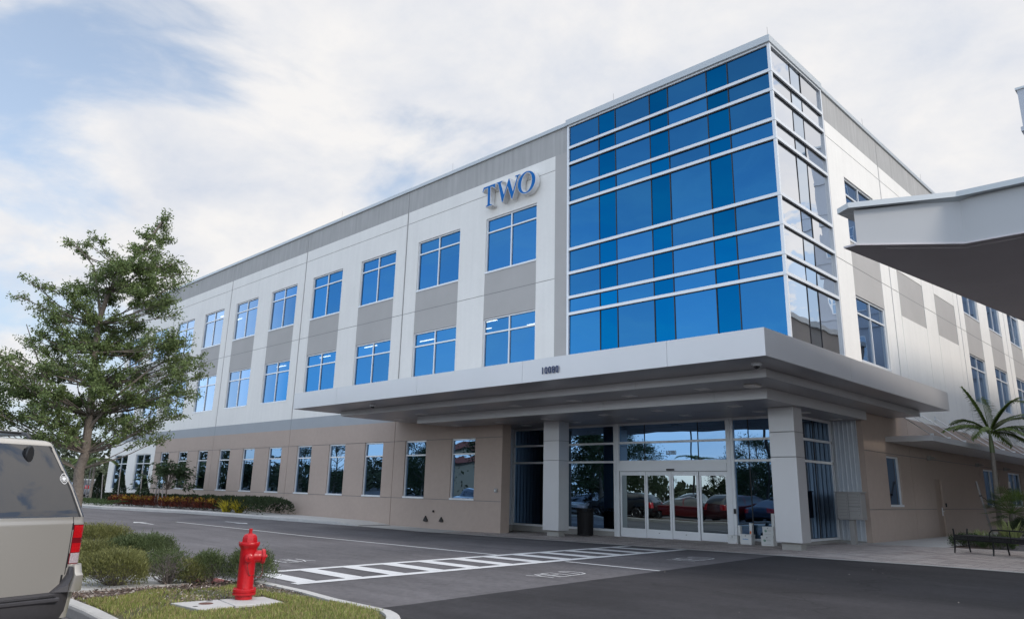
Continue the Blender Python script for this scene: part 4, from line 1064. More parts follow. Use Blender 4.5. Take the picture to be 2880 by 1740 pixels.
def carbody(root, paint, LV, classify, seg=(10, 5, 60, 5, 10), bow=.06, fbow=.18, rc=.16, slist=None):
    """stack of rounded-rectangle outlines. LV rows (z, xrear, xfront, halfwidth)"""
    ns = []; rows = []
    for (z, xr, xf, w) in LV:
        r = min(rc, w*.8, (xf-xr)*.4); pts = []
        for i in range(seg[0]):
            s_ = (w-r)*(slist[i]/slist[-1] if slist and w > .75 else i/seg[0]) if not slist or i < seg[0] else 0 
            pts.append((xr-bow*(1-(s_/w)**2), s_))
        for i in range(seg[1]):
            a = (i/seg[1])*PI/2; pts.append((xr+r-r*math.cos(a)-bow*(1-((w-r)/w)**2)*(1-i/seg[1]), w-r+r*math.sin(a)))
        for i in range(seg[2]): pts.append((xr+r+(xf-xr-2*r)*i/seg[2], w))
        for i in range(seg[3]):
            a = (i/seg[3])*PI/2; pts.append((xf-r+r*math.sin(a)+fbow*(1-((w-r)/w)**2)*(i/seg[3]), w-r+r*math.cos(a)))
        for i in range(seg[4]+1): s_ = (w-r)*(1-i/seg[4]); pts.append((xf+fbow*(1-(s_/w)**2), s_))
        rows.append([(x, y, z) for x, y in pts])
    parts = {}
    k = len(rows[0])
    for sg in (1, -1):
        for i in range(len(rows)-1):
            for j in range(k-1):
                q = [rows[i][j], rows[i][j+1], rows[i+1][j+1], rows[i+1][j]]
                q = [(x, y*sg, z) for x, y, z in q]
                c = [sum(p[t] for p in q)/4 for t in range(3)]
                dz = abs(rows[i+1][j][2]-rows[i][j][2]); 
                r = classify(c[0], c[1], c[2], j, sg)
                if r is None: continue
                nm, mt = r
                parts.setdefault(nm, MB()).face(q if sg < 0 else q[::-1], mt)
    out = {}
    for nm, mb in parts.items():
        # merge doubles so shading is smooth
        idx = {}; nv = []; nf = []
        for f in mb.f:
            ff = []
            for v in f:
                p = mb.v[v]; key = (round(p[0], 4), round(p[1], 4), round(p[2], 4))
                if key not in idx: idx[key] = len(nv); nv.append(p)
                if not ff or ff[-1] != idx[key]: ff.append(idx[key])
            if len(ff) > 1 and ff[0] == ff[-1]: ff.pop()
            nf.append(tuple(ff) if len(set(ff)) > 2 else None)
        keep = [i for i, f in enumerate(nf) if f is not None]
        mb.v = nv; mb.m = [mb.m[i] for i in keep]; mb.f = [nf[i] for i in keep]
        if nm in ('lamp_red', 'lamp_clear', 'lamp_housing', 'window_seal', 'tail_lamp', 'headlamp', 'side_window'):
            for sgn in (1, -1):
                h = MB(); h.mats = mb.mats
                for f_, m_ in zip(mb.f, mb.m):
                    if sum(mb.v[i][1] for i in f_)*sgn > 0: n0 = len(h.v); h.v += [mb.v[i] for i in f_]; h.f.append(tuple(range(n0, n0+len(f_)))); h.m.append(m_)
                idx = {}; nv = []
                for p in h.v:
                    if p not in idx: idx[p] = len(nv); nv.append(p)
                h.f = [tuple(idx[h.v[i]] for i in f_) for f_ in h.f]; h.v = nv
                if h.f: h.build(nm, root, smooth=True)
        else: out[nm] = mb.build(nm, root, smooth=True)
    return out
def wheel(root, x, y, R, w=.24):
    s = 1 if y > 0 else -1
    b = MB(); b.lathe([(R-.09, -w/2), (R-.03, -w/2), (R, -w/2+.03), (R, w/2-.03), (R-.03, w/2), (R-.09, w/2)], M['tyre'], (x, y-s*w/2, R), 28, (0, 1, 0)); wo_ = b.build('wheel', root, smooth=True)
    b = MB(); b.lathe([(R-.09, .0), (R-.10, s*.01), (R-.13, -s*.03), (.07, -s*.01), (.06, s*.0), (.01, s*.005)], M['rim'], (x, y-.002*s, R), 20, (0, 1, 0)); b.build('rim', wo_, smooth=True)
def plainclass(prm):
    belt, roofz, xr, pil, wr, ax1, ax2, hoodz, xws = prm['belt'], prm['roof'], prm['L'], prm['pil'], prm['R'], prm['w1'], prm['w2'], prm.get('hood', 1), prm['ws']
    def f(x, y, z, j, sg):
        for a in (ax1, ax2):
            if math.hypot(x-a, z-wr) < wr+.05 and abs(y) > .7: return None
        if z < .28: return ('sill', M['trim'])
        if belt < z < roofz:
            side = 15 <= j < 75
            if side:
                for p in pil:
                    if abs(x-p) < .045: return ('body', prm['paint'])
                if x > xws+prm['slope']*(roofz-z)-.05: return ('body', prm['paint'])
                return ('window', M['tint'])
            return ('window', M['tint'])
        if j < 17 and prm['tl'][0] < z < prm['tl'][1] and abs(y) > prm['tl'][2]: return ('tail_lamp', M['lens_red'])
        if j >= 72 and prm['hl'][0] < z < prm['hl'][1] and abs(y) > .45: return ('headlamp', M['lens_clr'])
        if j > 78 and .45 < z < .62 and abs(y) < .6: return ('grille', M['trim'])
        return ('body', prm['paint'])
    return f
def make_car(kind, paint, label, loc, rz, group=None):
    root = thing('parked_car', label, 'car', loc, rz, group)
    if kind == 'sedan':
        L_, W_ = 4.75, .90
        LV = [(.20, .15, 4.6, .80), (.30, .03, 4.68, .87), (.45, 0, 4.72, .89), (.6, 0, 4.74, .90), (.75, .02, 4.7, .90), (.85, .05, 4.55, .89), (.90, .08, 4.35, .885), (.925, .12, 3.9, .88), (.945, .5, 3.45, .86), (1.1, .80, 3.15, .80), (1.2, .98, 2.95, .76), (1.3, 1.2, 2.7, .70), (1.38, 1.5, 2.45, .64), (1.43, 1.8, 2.25, .52), (1.445, 2.0, 2.1, .2)]
        prm = dict(belt=.94, roof=1.36, L=L_, pil=(1.25, 2.1), R=.32, w1=.95, w2=3.8, ws=2.6, slope=1.9, paint=paint, tl=(.66, .84, .5), hl=(.58, .76))
    else:
        L_, W_ = 4.6, .92
        LV = [(.22, .12, 4.45, .82), (.35, .0, 4.55, .90), (.55, -.02, 4.6, .92), (.75, .0, 4.6, .92), (.9, .02, 4.5, .915), (1.0, .03, 4.3, .91), (1.05, .04, 3.9, .90), (1.08, .05, 3.6, .89), (1.2, .12, 3.35, .86), (1.35, .25, 3.1, .81), (1.48, .42, 2.85, .75), (1.58, .6, 2.55, .68), (1.64, .8, 2.3, .56), (1.66, 1.1, 2.0, .25)]
        prm = dict(belt=1.07, roof=1.56, L=L_, pil=(.75, 1.75, 2.65), R=.35, w1=.85, w2=3.65, ws=2.75, slope=1.6, paint=paint, tl=(.82, 1.12, .62), hl=(.72, .9))
    carbody(root, paint, LV, plainclass(prm))
    for x in (prm['w1'], prm['w2']):
        for y in (.90, -.90): wheel(root, x, y*W_/.92, prm['R'], .22)
    b = MB(); b.box((.3, -W_+.12, .22), (L_-.3, W_-.12, .5), M['trim']); b.build('underbody', root)
    return root
# the gold sport utility vehicle at the left
SUV_A = math.atan2(-.24, -.97)
suv = thing('parked_suv', 'champagne gold sport utility vehicle seen from behind at the left edge of the photo', 'car', (.818, -18.32, 0), SUV_A)
zz = [.34, .42, .50, .56, .575, .65, .72, .78, .81, .818, .83, .86, .89, .908, .915, .93, .95, .97, .997, 1.02, 1.046, 1.06, 1.09, 1.12, 1.158, 1.165, 1.18, 1.20, 1.235, 1.25, 1.3, 1.36, 1.42, 1.48, 1.54, 1.60, 1.66, 1.72, 1.78, 1.83, 1.865, 1.89, 1.92]
def suvW(z):
    P_ = [(.3, .96), (.6, .995), (.9, 1.0), (1.15, 1.0), (1.24, .99), (1.5, .915), (1.87, .765), (1.92, .73)]
    for (a, c), (d, e) in zip(P_[:-1], P_[1:]):
        if z <= d: return c+(e-c)*(z-a)/(d-a)
    return P_[-1][1]
def suvR(z): return 0 if z < 1.2 else (.01 if z < 1.24 else .01+(z-1.24)*.46)
def suvF(z): return 5.15 if z < .95 else (5.15-(z-.95)*2.0 if z < 1.1 else (4.85-(z-1.1)*9.5 if z < 1.2 else 3.9-(z-1.2)*1.35))
LV = [(z, suvR(z), suvF(z), suvW(z)) for z in zz] + [(1.94, .36, 2.85, .70), (1.955, .50, 2.7, .55), (1.962, .7, 2.5, .3), (1.965, 1.0, 2.2, .02)]
def seamY(z):    # liftgate edge
    return .866 if z > .80 else .866-.13*((.80-z)/.23)**2
def suvclass(x, y, z, j, sg):
    ay = abs(y); rear = j < 31
    for a in (1.1, 4.25):
        if math.hypot(x-a, z-.40) < .46 and ay > .75: return None
    if z < .40 and not rear: return ('sill', M['plastic'])
    if rear:
        if 1.235 < z < 1.878:
            W = suvW(z)
            if ay < W-.075: return ('rear_window', M['tint'])
            if ay < W-.055: return ('window_seal', M['trim'])
            if ay < W-.030: return ('body', M['gold'])
            return ('side_window', M['tint'])
        if .81 < z < 1.165 and ay > .874 and x < .06:
            if z < .818 or z > 1.158 or ay < .884 or .908 < z < .915: return ('lamp_housing', M['lens_dk'])
            if z < .91: return ('lamp_clear', M['lens_clr'])
            if .997 < z < 1.046: return ('lamp_housing', M['lens_dk'])
            return ('lamp_red', M['lens_red'])
        if ay < seamY(z)-.004 and z < 1.235 and z > .575: return ('liftgate', M['gold'])
        if ay < seamY(z)+.008 and z < 1.235 and z > .56: return ('panel_gap', M['trim'])
        return ('body', M['gold'])
    if 1.25 < z < 1.84:
        for p in (1.25, 2.3, 3.35 if z < 1.6 else 3.2):
            if abs(x-p) < .04: return ('side_window', M['trim'])
        if j >= 91 or x < suvF(z)-.28: return ('side_window', M['tint'])
        return ('body', M['gold'])
    if .68 < z < .92 and j > 92 and ay > .55: return ('headlamp', M['lens_clr'])
    if .5 < z < .9 and j > 96 and ay < .5: return ('grille', M['trim'])
    return ('body', M['gold'])
carbody(suv, M['gold'], LV, suvclass, seg=(22, 9, 60, 5, 10), bow=.045, rc=.05, slist=[0,.1,.2,.3,.4,.5,.58,.65,.70,.73,.76,.79,.81,.83,.85,.862,.870,.878,.888,.91,.925,.938,.95])
# bumper: painted corners, grey skirt and ribbed step
def bumper_poly(z, out, w=1.0): 
    pts = []
    for i in range(13):
        a = i/12; y = w*math.sin(a*PI/2*1.0) if False else w*a
        pts.append((-out*(1-a**6)+(.10*a**8), y))
    return pts
b = MB(); rings = []
for z, o_, w in ((.24, .02, .90), (.30, .10, .96), (.40, .13, 1.0), (.50, .14, 1.01), (.565, .135, 1.01), (.572, .10, 1.0), (.575, .0, .98)):
    half = bumper_poly(z, o_, w); full = [(x, -y, z) for x, y in half[::-1]]+[(x, y, z) for x, y in half[1:]]
    full += [(.55, w, z), (.55, -w, z)]
    rings.append(full)
b.loft(rings, M['plastic'], True, True); b.build('rear_bumper', suv, smooth=True)
b = MB(); b.rbox((-.155, -.78, .50), (-.02, .78, .545), M['plastic'], .012)
for i in range(6): b.box((-.15+.021*i, -.74, .545), (-.142+.021*i, .74, .551), M['trim'])
b.build('bumper_step', suv)
for sg in (-1, 1):
    b = MB(); ys = (.80, 1.012)
    rings = []
    for z, o_, yi in ((.576, .115, .86), (.60, .125, .865), (.715, .12, .90), (.735, .085, .905), (.80, .045, .915), (.808, .02, .92)):
        rings.append([(-.0, yi*sg, z), (-o_, (yi+.01)*sg, z), (-o_, .95*sg, z), (-o_*.75, .995*sg, z), (.0, 1.015*sg, z), (.35, 1.012*sg, z), (.35, .95*sg, z)])
    b.loft(rings, M['gold'], True, True); b.build('bumper_corner', suv, smooth=True)
    b = MB(); rings = []
    for z, o_, a, c in ((.576, .11, .74, .862), (.64, .10, .82, .868), (.72, .09, .875, .902), (.79, .04, .888, .912)):
        rings.append([(0, a*sg, z), (-o_*.55, (a+.005)*sg, z), (-o_, c*sg, z), (0, c*sg, z)])
    b.loft(rings, M['plastic'], True, True); b.build('bumper_flank', suv)
b = MB(); b.loft([[(.01+(z-1.24)*.46-.02-d*1.0, -.475+w*math.cos(a), z+h*math.sin(a)) for a in [i*PI/6 for i in range(12)] for z in (1.80,)] for d, w, h in ((.0, .040, .085), (.035, .038, .082), (.045, .028, .07))], M['trim'], True, True)
wm = b.build('wiper_mount', suv, smooth=True)
for sg in (-1, 1):
    b = MB(); b.tube([(.55, .62*sg, 1.955), (.62, .62*sg, 2.005), (3.0, .62*sg, 2.01), (3.1, .62*sg, 1.95)], .018, M['trim'], 8); b.build('roof_rail', suv, smooth=True)
for x in (.75, 1.9): b = MB(); b.rbox((x-.03, -.66, 2.005), (x+.03, .66, 2.03), M['trim'], .01); b.build('roof_crossbar', suv)
b = MB()   # white badge-shaped decal on the rear glass
def decal(b, cy, cz, pts, off=.0):
    b.face([(.01+(cz+p[1]-1.24)*.46-.047*(1-((abs(cy)+.0)/.9)**2)-.004-off, cy+p[0], cz+p[1]) for p in pts], M['signwhite'])
cy, cz = -.80, 1.585
shield = [(.038*math.cos(a)*(1.0+.07*math.cos(4*a)), .048*math.sin(a)*(1.0+.05*math.cos(4*a))) for a in [i*2*PI/24 for i in range(24)]]
for i in range(24):
    p, q = shield[i], shield[(i+1) % 24]; decal(b, cy, cz, [p, q, (q[0]*.87, q[1]*.87), (p[0]*.87, p[1]*.87)])
for i in range(20):
    a0, a1 = i*2*PI/20, (i+1)*2*PI/20
    decal(b, cy, cz, [(r*math.cos(a), r*math.sin(a)) for r, a in ((.028, a0), (.028, a1), (.0235, a1), (.0235, a0))])
decal(b, cy, cz, [(.018*math.cos(i*2*PI/9)*(1+.15*math.sin(i*2)), .018*math.sin(i*2*PI/9)) for i in range(9)])
b.build('window_decal', suv)
for x in (1.1, 4.25):
    for y in (.99, -.99): wheel(suv, x, y, .40, .27)
b = MB(); b.box((.3, -.85, .25), (4.9, .85, .6), M['trim']); b.build('underbody', suv)
# parked cars behind the photographer, mirrored in the doors; and far ones at the left
pb = lambda n, c: mat(n, c, .25, metal=.3, coat=1.0)
P1, P2, P3, P4, P5, P6 = pb('black_car_paint', (.012, .012, .014)), pb('maroon_car_paint', (.085, .006, .010)), pb('blue_car_paint', (.02, .045, .10)), pb('white_car_paint', (.7, .7, .7)), pb('silver_car_paint', (.35, .36, .38)), pb('red_car_paint', (.13, .006, .008))
cars = [('suv', P1, 'black crossover parked across the left door leaves in the mirror image', (-18.2, -16.3, 0), 170),
        ('sedan', P6, 'red sedan mirrored low behind the black crossover in the third door leaf', (-15.4, -18.9, 0), 150),
        ('suv', P2, 'maroon crossover with its tail to the doors, mirrored in the right door leaf', (-14.6, -17.1, 0), 290),
        ('sedan', P3, 'dark blue sedan mirrored beside the door frame', (-11.9, -17.3, 0), 280),
        ('suv', P3, 'dark blue hatchback mirrored in the glass right of the doors', (-9.2, -17.2, 0), 285),
        ('sedan', P5, 'silver sedan mirrored in the glass left of the doors', (-24.2, -18.4, 0), 75),
        ('suv', P5, 'silver crossover parked in the second row behind the photographer', (-21.5, -27.0, 0), 80),
        ('sedan', P4, 'white sedan parked in the second row behind the photographer', (-17.5, -27.0, 0), 80),
        ('suv', P1, 'black crossover parked in the second row behind the photographer', (-13.5, -27.5, 0), 80),
        ('sedan', P3, 'navy sedan parked in the second row behind the photographer', (-28.5, -19.8, 0), 75),
        ('suv', P4, 'white crossover parked at the far end of the row behind the photographer', (-33.5, -20.3, 0), 75)]
for i, (k_, p_, lab, loc, rz) in enumerate(cars): make_car(k_, p_, lab, loc, RAD(rz), 'cars parked behind the photographer')
for i, (k_, p_, lab, loc, rz) in enumerate([('sedan', P4, 'white car glimpsed just right of the oak trunk in the far lot', (-70, 1.6, 0), 200), ('suv', P5, 'pale silver car glimpsed behind the tall cypress in the far lot', (-73, 4.9, 0), 190),
        ('sedan', P3, 'dark car in the far lot left of the oak trunk', (-72, -1.5, 0), 200)]): make_car(k_, p_, lab, loc, RAD(rz), 'cars in the far parking lot')

# ------------------------------------------------------------------ far planting bed along the front
def cypress(x, y, z, h, r, label, seed):
    root = thing('cypress', label, 'cypress', (x, y, z), 0, 'cone-shaped cypresses by the white wall'); g = rngn(seed); n = 3800
    t = g.random(n)**.8; a = g.uniform(0, 2*PI, n); R0 = r*(1-t**1.3)*(.72+.28*g.random(n))*(1+.12*np.sin(a*4+t*20))+.02
    P = np.stack([np.cos(a)*R0, np.sin(a)*R0, h*(.03+.93*t)], 1)
    b = MB(); b.tube([(0, 0, 0), (0, 0, h*.9)], [.05, .01], M['bark'], 6); b.build('trunk', root)
    leafset('foliage', P, .11, M['cypress'], root, .35, np.stack([np.cos(a)*.3, np.sin(a)*.3, np.ones(n)], 1), seed)
cypress(-47.9, -2.5, .15, 1.95, .50, 'dark cone cypress furthest left, beside the leaning stakes', 31)
cypress(-43.7, -2.5, .15, 2.0, .50, 'dark cone cypress in front of the left wide window', 32)
cypress(-39.7, -2.5, .15, 1.75, .48, 'dark cone cypress in front of the right wide window, nearest the tan wall', 33)
def stake(x, y, z, x2, z2, label):
    b = MB(); b.tube([(x, y, z), (x2, y, z2)], .032, M['stake'], 6); tag(b.build('wooden_stake'), label, 'stake', 'wooden tree stakes in the far bed')
for i, (x, z, x2, z2, lab) in enumerate([(-50.0, .1, -49.7, 1.6, 'first stake from the left, leaning slightly'), (-49.6, .1, -49.5, 1.8, 'second stake from the left of the far bed'), (-49.0, .1, -48.7, 2.6, 'tall stake leaning right beside the leftmost cypress'),
        (-45.6, .1, -46.1, 1.95, 'upright stake between the first and second cypress'), (-42.6, .1, -42.9, 2.35, 'tall stake between the second and third cypress'), (-38.8, .1, -39.1, 2.2, 'stake right of the third cypress against the white wall')]):
    stake(x, -2.9, z, x2, z2, lab)
# small round-headed tree on three stakes
sm = thing('small_tree', 'small spreading young tree with dark pinnate leaves tied between stakes before the tan wall', 'tree', (-36.1, -2.5, .15))
b = MB(); g = rngn(44); P = []; Dd = []
b.tube([(0, 0, 0), (.05, 0, .55), (-.1, .05, 1.0)], [.05, .045, .035], M['bark'], 7)
for k_ in range(34):
    a = g.uniform(0, 2*PI); r = g.uniform(.5, 2.4); zt = 2.75-1.5*(r/2.5)**2+g.uniform(-.5, .1)
    e = Vector((math.cos(a)*r*1.0, math.sin(a)*r*.7, zt)); m_ = Vector((e.x*.4, e.y*.4, 1.0+(zt-1.0)*.65))
    b.tube([(-.1, .05, 1.0), m_, e], [.02, .012, .005], M['bark'], 4, False)
    for q_ in range(46):
        c = m_.lerp(e, g.uniform(.15, 1.08)); P.append((c.x+g.normal()*.13, c.y+g.normal()*.13, c.z+g.normal()*.10)); Dd.append((math.cos(a)*.8+g.normal()*.5, math.sin(a)*.8+g.normal()*.5, -.45))
b.build('trunk', sm, smooth=True); leafset('crown', np.array(P), .26, M['darktree'], sm, .28, np.array(Dd), 9)
for x, x2, h, lab in ((-36.85, -36.75, 1.35, 'left support stake of the small spreading tree'), (-36.4, -36.35, 1.2, 'middle support stake of the small spreading tree'), (-35.7, -35.9, 1.75, 'right and tallest support stake of the small spreading tree')):
    stake(x, -2.8, .1, x2, h, lab)
# hedge (one clipped row that reads as a mass)
def hedgebox(name, label, cat, x0, x1, yf, w, h0, h1, n, mt, size, seed, mats=None, frac=0, group=None):
    g = rngn(seed); x = g.uniform(x0, x1, n); t = g.uniform(0, PI, n); s_ = .75+.25*g.random(n)**.5
    h = h0+(h1-h0)*(x-x0)/(x1-x0); h = h*(1+.06*np.sin(x*3)+.05*np.sin(x*7+1))
    yy = np.interp(x, [p[0] for p in yf], [p[1] for p in yf])
    P = np.stack([x, yy+w*np.cos(t)*s_, .12+h*np.sin(t)**.5*s_], 1)
    D = np.stack([g.normal(size=n)*.4, np.cos(t), np.sin(t)+.3], 1)
    o = leafset(name, P, size, mt, None, .4, D, seed, mats=mats, midx=(g.random(n) < frac).astype(int) if mats else None)
    return tag(o, label, cat, group, 'stuff')
yb = [(-75, -4.6), (-45, -4.2), (-38, -3.2), (-32, -1.9), (-24.5, -1.2)]
hedgebox('hedge', 'dark green clipped hedge running along the foot of the tan wall', 'hedge', -50, -25.5, [(-50, -1.7), (-36, -1.5), (-30, -1.1), (-25, -1.05)], .8, .55, .78, 30000, M['hedge'], .11, 51)
hedgebox('ground_cover', 'low green ground cover at the left end of the far bed', 'ground cover', -62, -38.5, [(-62, -4.3), (-45, -4.1), (-38, -3.6)], .9, .28, .30, 12000, M['cover'], .10, 52)
def croton(x, y, label, seed, sc=1.0):
    root = thing('croton', label, 'croton', (x, y, .12), 0, 'croton bushes in front of the hedge'); g = rngn(seed); n = 700
    a = g.uniform(0, 2*PI, n); el = g.random(n); r = .62*sc*np.sqrt(g.random(n)); z = .10+.52*sc*el*(1-.3*(r/.6)**2)
    P = np.stack([np.cos(a)*r, np.sin(a)*r*.8, z], 1); D = np.stack([np.cos(a), np.sin(a), np.full(n, 1.1)], 1)
    top = (z > .38*sc) & (g.random(n) < (.62 if seed % 3 else .25))
    b = MB()
    for i in range(7): q = g.uniform(-.3, .3, 2); b.tube([(q[0]*.2, q[1]*.2, 0), (q[0], q[1], .35)], [.015, .008], M['twig'], 4)
    b.build('stems', root)
    leafset('foliage', P, .17, M['croton_red'], root, .30, D, seed, mats=[M['croton_red'], M['croton_yel']], midx=top.astype(int))
cp = [(-40.2, -4.0), (-39.0, -3.7), (-37.8, -3.4), (-36.7, -3.1), (-35.6, -2.8), (-34.5, -2.6), (-33.4, -2.4), (-32.3, -2.2), (-31.2, -2.05)]
for i, (x, y) in enumerate(cp):
    croton(x, y+.35, ['first croton bush from the left end of the row', 'second croton bush from the left', 'third croton bush from the left', 'croton bush just left of the staked tree', 'croton bush below the staked tree', 'croton bush just right of the staked tree',
                 'third croton bush from the right end', 'second croton bush from the right end', 'last croton bush, touching the yellow clump'][i] + (', with more yellow tips' if (60+i) % 3 else ', mostly dark red'), 60+i)
def bladeclump(name, label, cat, loc, n, L_, w, mt, seed, spread=1.0, par=None, up=1.0, group=None, bend=.5):
    root = thing(name, label, cat, loc, 0, group); rd = random.Random(seed); b = MB()
    for i in range(n):
        a = rd.uniform(0, 2*PI); l = L_*rd.uniform(.6, 1.1); t0 = rd.uniform(.1, 1)*spread
        d = Vector((math.cos(a)*t0, math.sin(a)*t0, up)).normalized(); sdw = Vector((-math.sin(a), math.cos(a), 0))
        o = Vector((rd.gauss(0, .06*spread), rd.gauss(0, .06*spread), 0)); pr = None
        for k_ in range(5):
            t = k_/4; c = o+d*l*t+Vector((math.cos(a), math.sin(a), -.9))*(bend*l*t*t*.45); ww = w*(1-t**2)*.5+.001
            cur = (c-sdw*ww, c+sdw*ww)
            if pr: b.face([pr[0], pr[1], cur[1], cur[0]], mt)
            pr = cur
    b.build('leaves', root); return root
for i, (x, y, lab) in enumerate([(-29.75, -1.75, 'larger bright yellow strap-leaved clump at the left of the pair'), (-28.5, -1.70, 'smaller bright yellow strap-leaved clump nearest the bare tan wall')]):
    bladeclump('bromeliad', lab, 'bromeliad', (x, y, .12), 110, .95-.12*i, .075, M['brom'], 80+i, 1.1, group='yellow clumps at the end of the far bed')
b = MB(); b.face([(-62, -4.9, .128), (-45, -5.2, .128), (-38.5, -4.6, .128), (-35.5, -3.7, .128), (-32, -2.7, .128), (-28, -2.1, .128), (-24.8, -1.9, .128), (-24.2, -.05, .128), (-62, -.05, .128)], M['mulch'])
structure(b.build('planting_bed'))
# palms
def frond(b, o, d, L_, n, ll, mt, rd, droop=.55, w=.022, vee=.5):
    """pinnate frond: arching rachis with paired leaflets"""
    d = Vector(d).normalized(); hz_ = Vector((d.x, d.y, 0)); 
    if hz_.length < .05: hz_ = Vector((1, 0, 0))
    hz_.normalize(); sd = Vector((-hz_.y, hz_.x, 0)); pts = []
    p = Vector(o); dd = d.copy()
    for i in range(n+1):
        pts.append((p.copy(), dd.copy())); p = p+dd*(L_/n); dd = (dd+Vector((0, 0, -droop*2.2/n*(.3+i/n)))+hz_*(.25/n)).normalized()
    b.tube([q[0] for q in pts], [.016*(1-.85*i/n) for i in range(n+1)], mt, 5, False)
    for i in range(2, n+1):
        q, t = pts[i]; f = math.sin(PI*min(1, .12+.88*i/n))**.6 if i < n else .35
        for s_ in (-1, 1):
            for h in (0, .5):
                q2 = q+t*(L_/n*h); l = ll*f*rd.uniform(.85, 1.1); up_ = sd.cross(t)*-1
                ld = (t*.75+sd*s_*.8+Vector((0, 0, vee*.35))).normalized(); e1 = q2+ld*l*.55; e2 = e1+(ld+Vector((0, 0, -.75))).normalized()*l*.5
                nn = ld.cross(Vector((0, 0, 1))).normalized()*w*.5
                b.face([q2-nn*.5, q2+nn*.5, e1+nn, e1-nn], mt); b.face([e1-nn, e1+nn, e2+nn*.1, e2-nn*.1], mt)
def palm(x, y, z, H, cs, fr, label, seed, L_=1.9, ll=.5, tr=.06, nfr=None, name='palm_tree', group=None, lean=(0, 0), w=.026):
    root = thing(name, label, 'palm', (x, y, z), 0, group); rd = random.Random(seed)
    b = MB(); pts = []; rs = []
    N = 24
    for i in range(N+1):
        t = i/N; pts.append((lean[0]*t, lean[1]*t, H*t)); rs.append(tr*(1.25-.35*t)*(1.07 if i % 2 else .97))
    b.tube(pts, rs, M['palmtrunk'], 12); b.build('trunk', root, smooth=True)
    b = MB(); b.tube([(lean[0], lean[1], H-.02), (lean[0], lean[1], H+cs*.4), (lean[0], lean[1], H+cs)], [tr*1.15, tr*1.0, tr*.45], M['crown'], 10); b.build('crownshaft', root, smooth=True)
    for d, l, dr in fr:
        b = MB(); frond(b, (lean[0], lean[1], H+cs*.9), d, l, 24, ll, M['palm'], rd, dr, w); b.build('frond', root)
    return root
RH = Vector((.712, .702, 0)); FH = Vector((-.706, .708, 0))
def dv(r_, f_, u_): q = RH*r_+FH*f_+Vector((0, 0, u_)); return tuple(q)
palm(1.80, 12.0, .25, 3.05, .75, [(dv(-1.0, .1, .42), 1.6, .55), (dv(-.6, .6, .9), 1.3, .75), (dv(-.25, .1, 1), 1.75, .04), (dv(.12, .3, 1), 1.5, .2), (dv(.5, -.1, .95), 1.6, .25), (dv(.95, .2, .70), 1.7, .35), (dv(1, -.4, .45), 1.7, .75), (dv(.8, .5, .25), 1.7, .8), (dv(.55, -.8, .3), 1.5, .95), (dv(-.8, -.5, .35), 1.5, .9), (dv(.9, -.1, .1), 1.7, .8), (dv(-.35, .9, .6), 1.5, .6), (dv(.35, -.2, .9), 1.6, .45)],
     'slender ringed palm with drooping fronds tied to stakes at the right side', 90, ll=.60, tr=.075, lean=(.1, 0), w=.05)
for x, y, x2, y2, h, lab in ((1.75, 11.3, 1.30, 11.8, 2.25, 'left stake leaning towards the slender palm on the right'), (2.35, 11.5, 2.30, 11.9, 2.25, 'right upright stake beside the slender palm')):
    b = MB(); b.tube([(x, y, .25), (x2, y2, h)], .035, M['stake'], 8)
    t = thing('wooden_stake', lab, 'stake', (0, 0, 0), 0, 'stakes around the slender palm'); b.build('post', t)
    b = MB(); zz_ = 1.75 if x < 2 else 2.0; q = Vector((x, y, .25)).lerp(Vector((x2, y2, h)), (zz_-.25)/(h-.25))
    b.lathe([(.045, -.03), (.045, .03)], M['black'], q, 10)
    if x < 2: b.tube([q, (1.87, 12.0, 1.30)], .014, M['black'], 6); b.lathe([(.078, -.02), (.078, .02)], M['black'], (1.84, 12.0, 1.30), 12)
    b.build('tie', t)
# second palm just outside the right edge, its fronds reach in
palm(3.9, 13.4, .25, 3.6, .6, [(dv(-1, .2, .4), 1.9, .5), (dv(-.9, -.3, .15), 1.8, .6), (dv(-.5, .5, .8), 1.8, .5), (dv(.3, .2, 1), 1.7, .3), (dv(1, 0, .5), 1.8, .6), (dv(0, -1, .5), 1.6, .6), (dv(0, 1, .4), 1.6, .6)],
     'second palm whose fronds enter the photo at the right edge', 91, ll=.5, tr=.07)
# fan palm (palmetto) bush
pm = thing('fan_palm', 'dense dark fan palm behind the bench at the right edge', 'palm', (2.42, 11.0, .25)); rd = random.Random(3); b = MB(); b.tube([(0, 0, 0), (0, .05, .5), (0, .1, .9)], [.13, .12, .10], M['bark'], 9); b.build('trunk', pm, smooth=True)
for i in range(44):
    a = rd.uniform(0, 2*PI); el = rd.uniform(-.5, 1.25); l = rd.uniform(.45, .75); d = Vector((math.cos(a)*math.cos(el), math.sin(a)*math.cos(el), math.sin(el))); o = Vector((0, .1, .95)); c = o+d*l
    b = MB(); b.tube([o, c], .008, M['palm'], 4, False); sd = d.cross(Vector((0, 0, 1))).normalized(); up_ = sd.cross(d)
    for k_ in range(17):
        t = (k_/16-.5)*2.9; q = (d*math.cos(t)+sd*math.sin(t)).normalized(); e = c+q*.42*rd.uniform(.85, 1.1)+Vector((0, 0, -.06)); n_ = q.cross(up_).normalized()*.013
        m2 = c.lerp(e, .55); b.face([c, m2+n_, e, m2-n_], M['palm'] if i % 3 else M['cover'])
    b.build('leaf_fan', pm)
bladeclump('variegated_plant', 'large cream-edged sword-leaved plant behind the bench end', 'variegated plant', (3.05, 7.6, .26), 46, .95, .085, M['agave'], 95, .9, bend=.25)
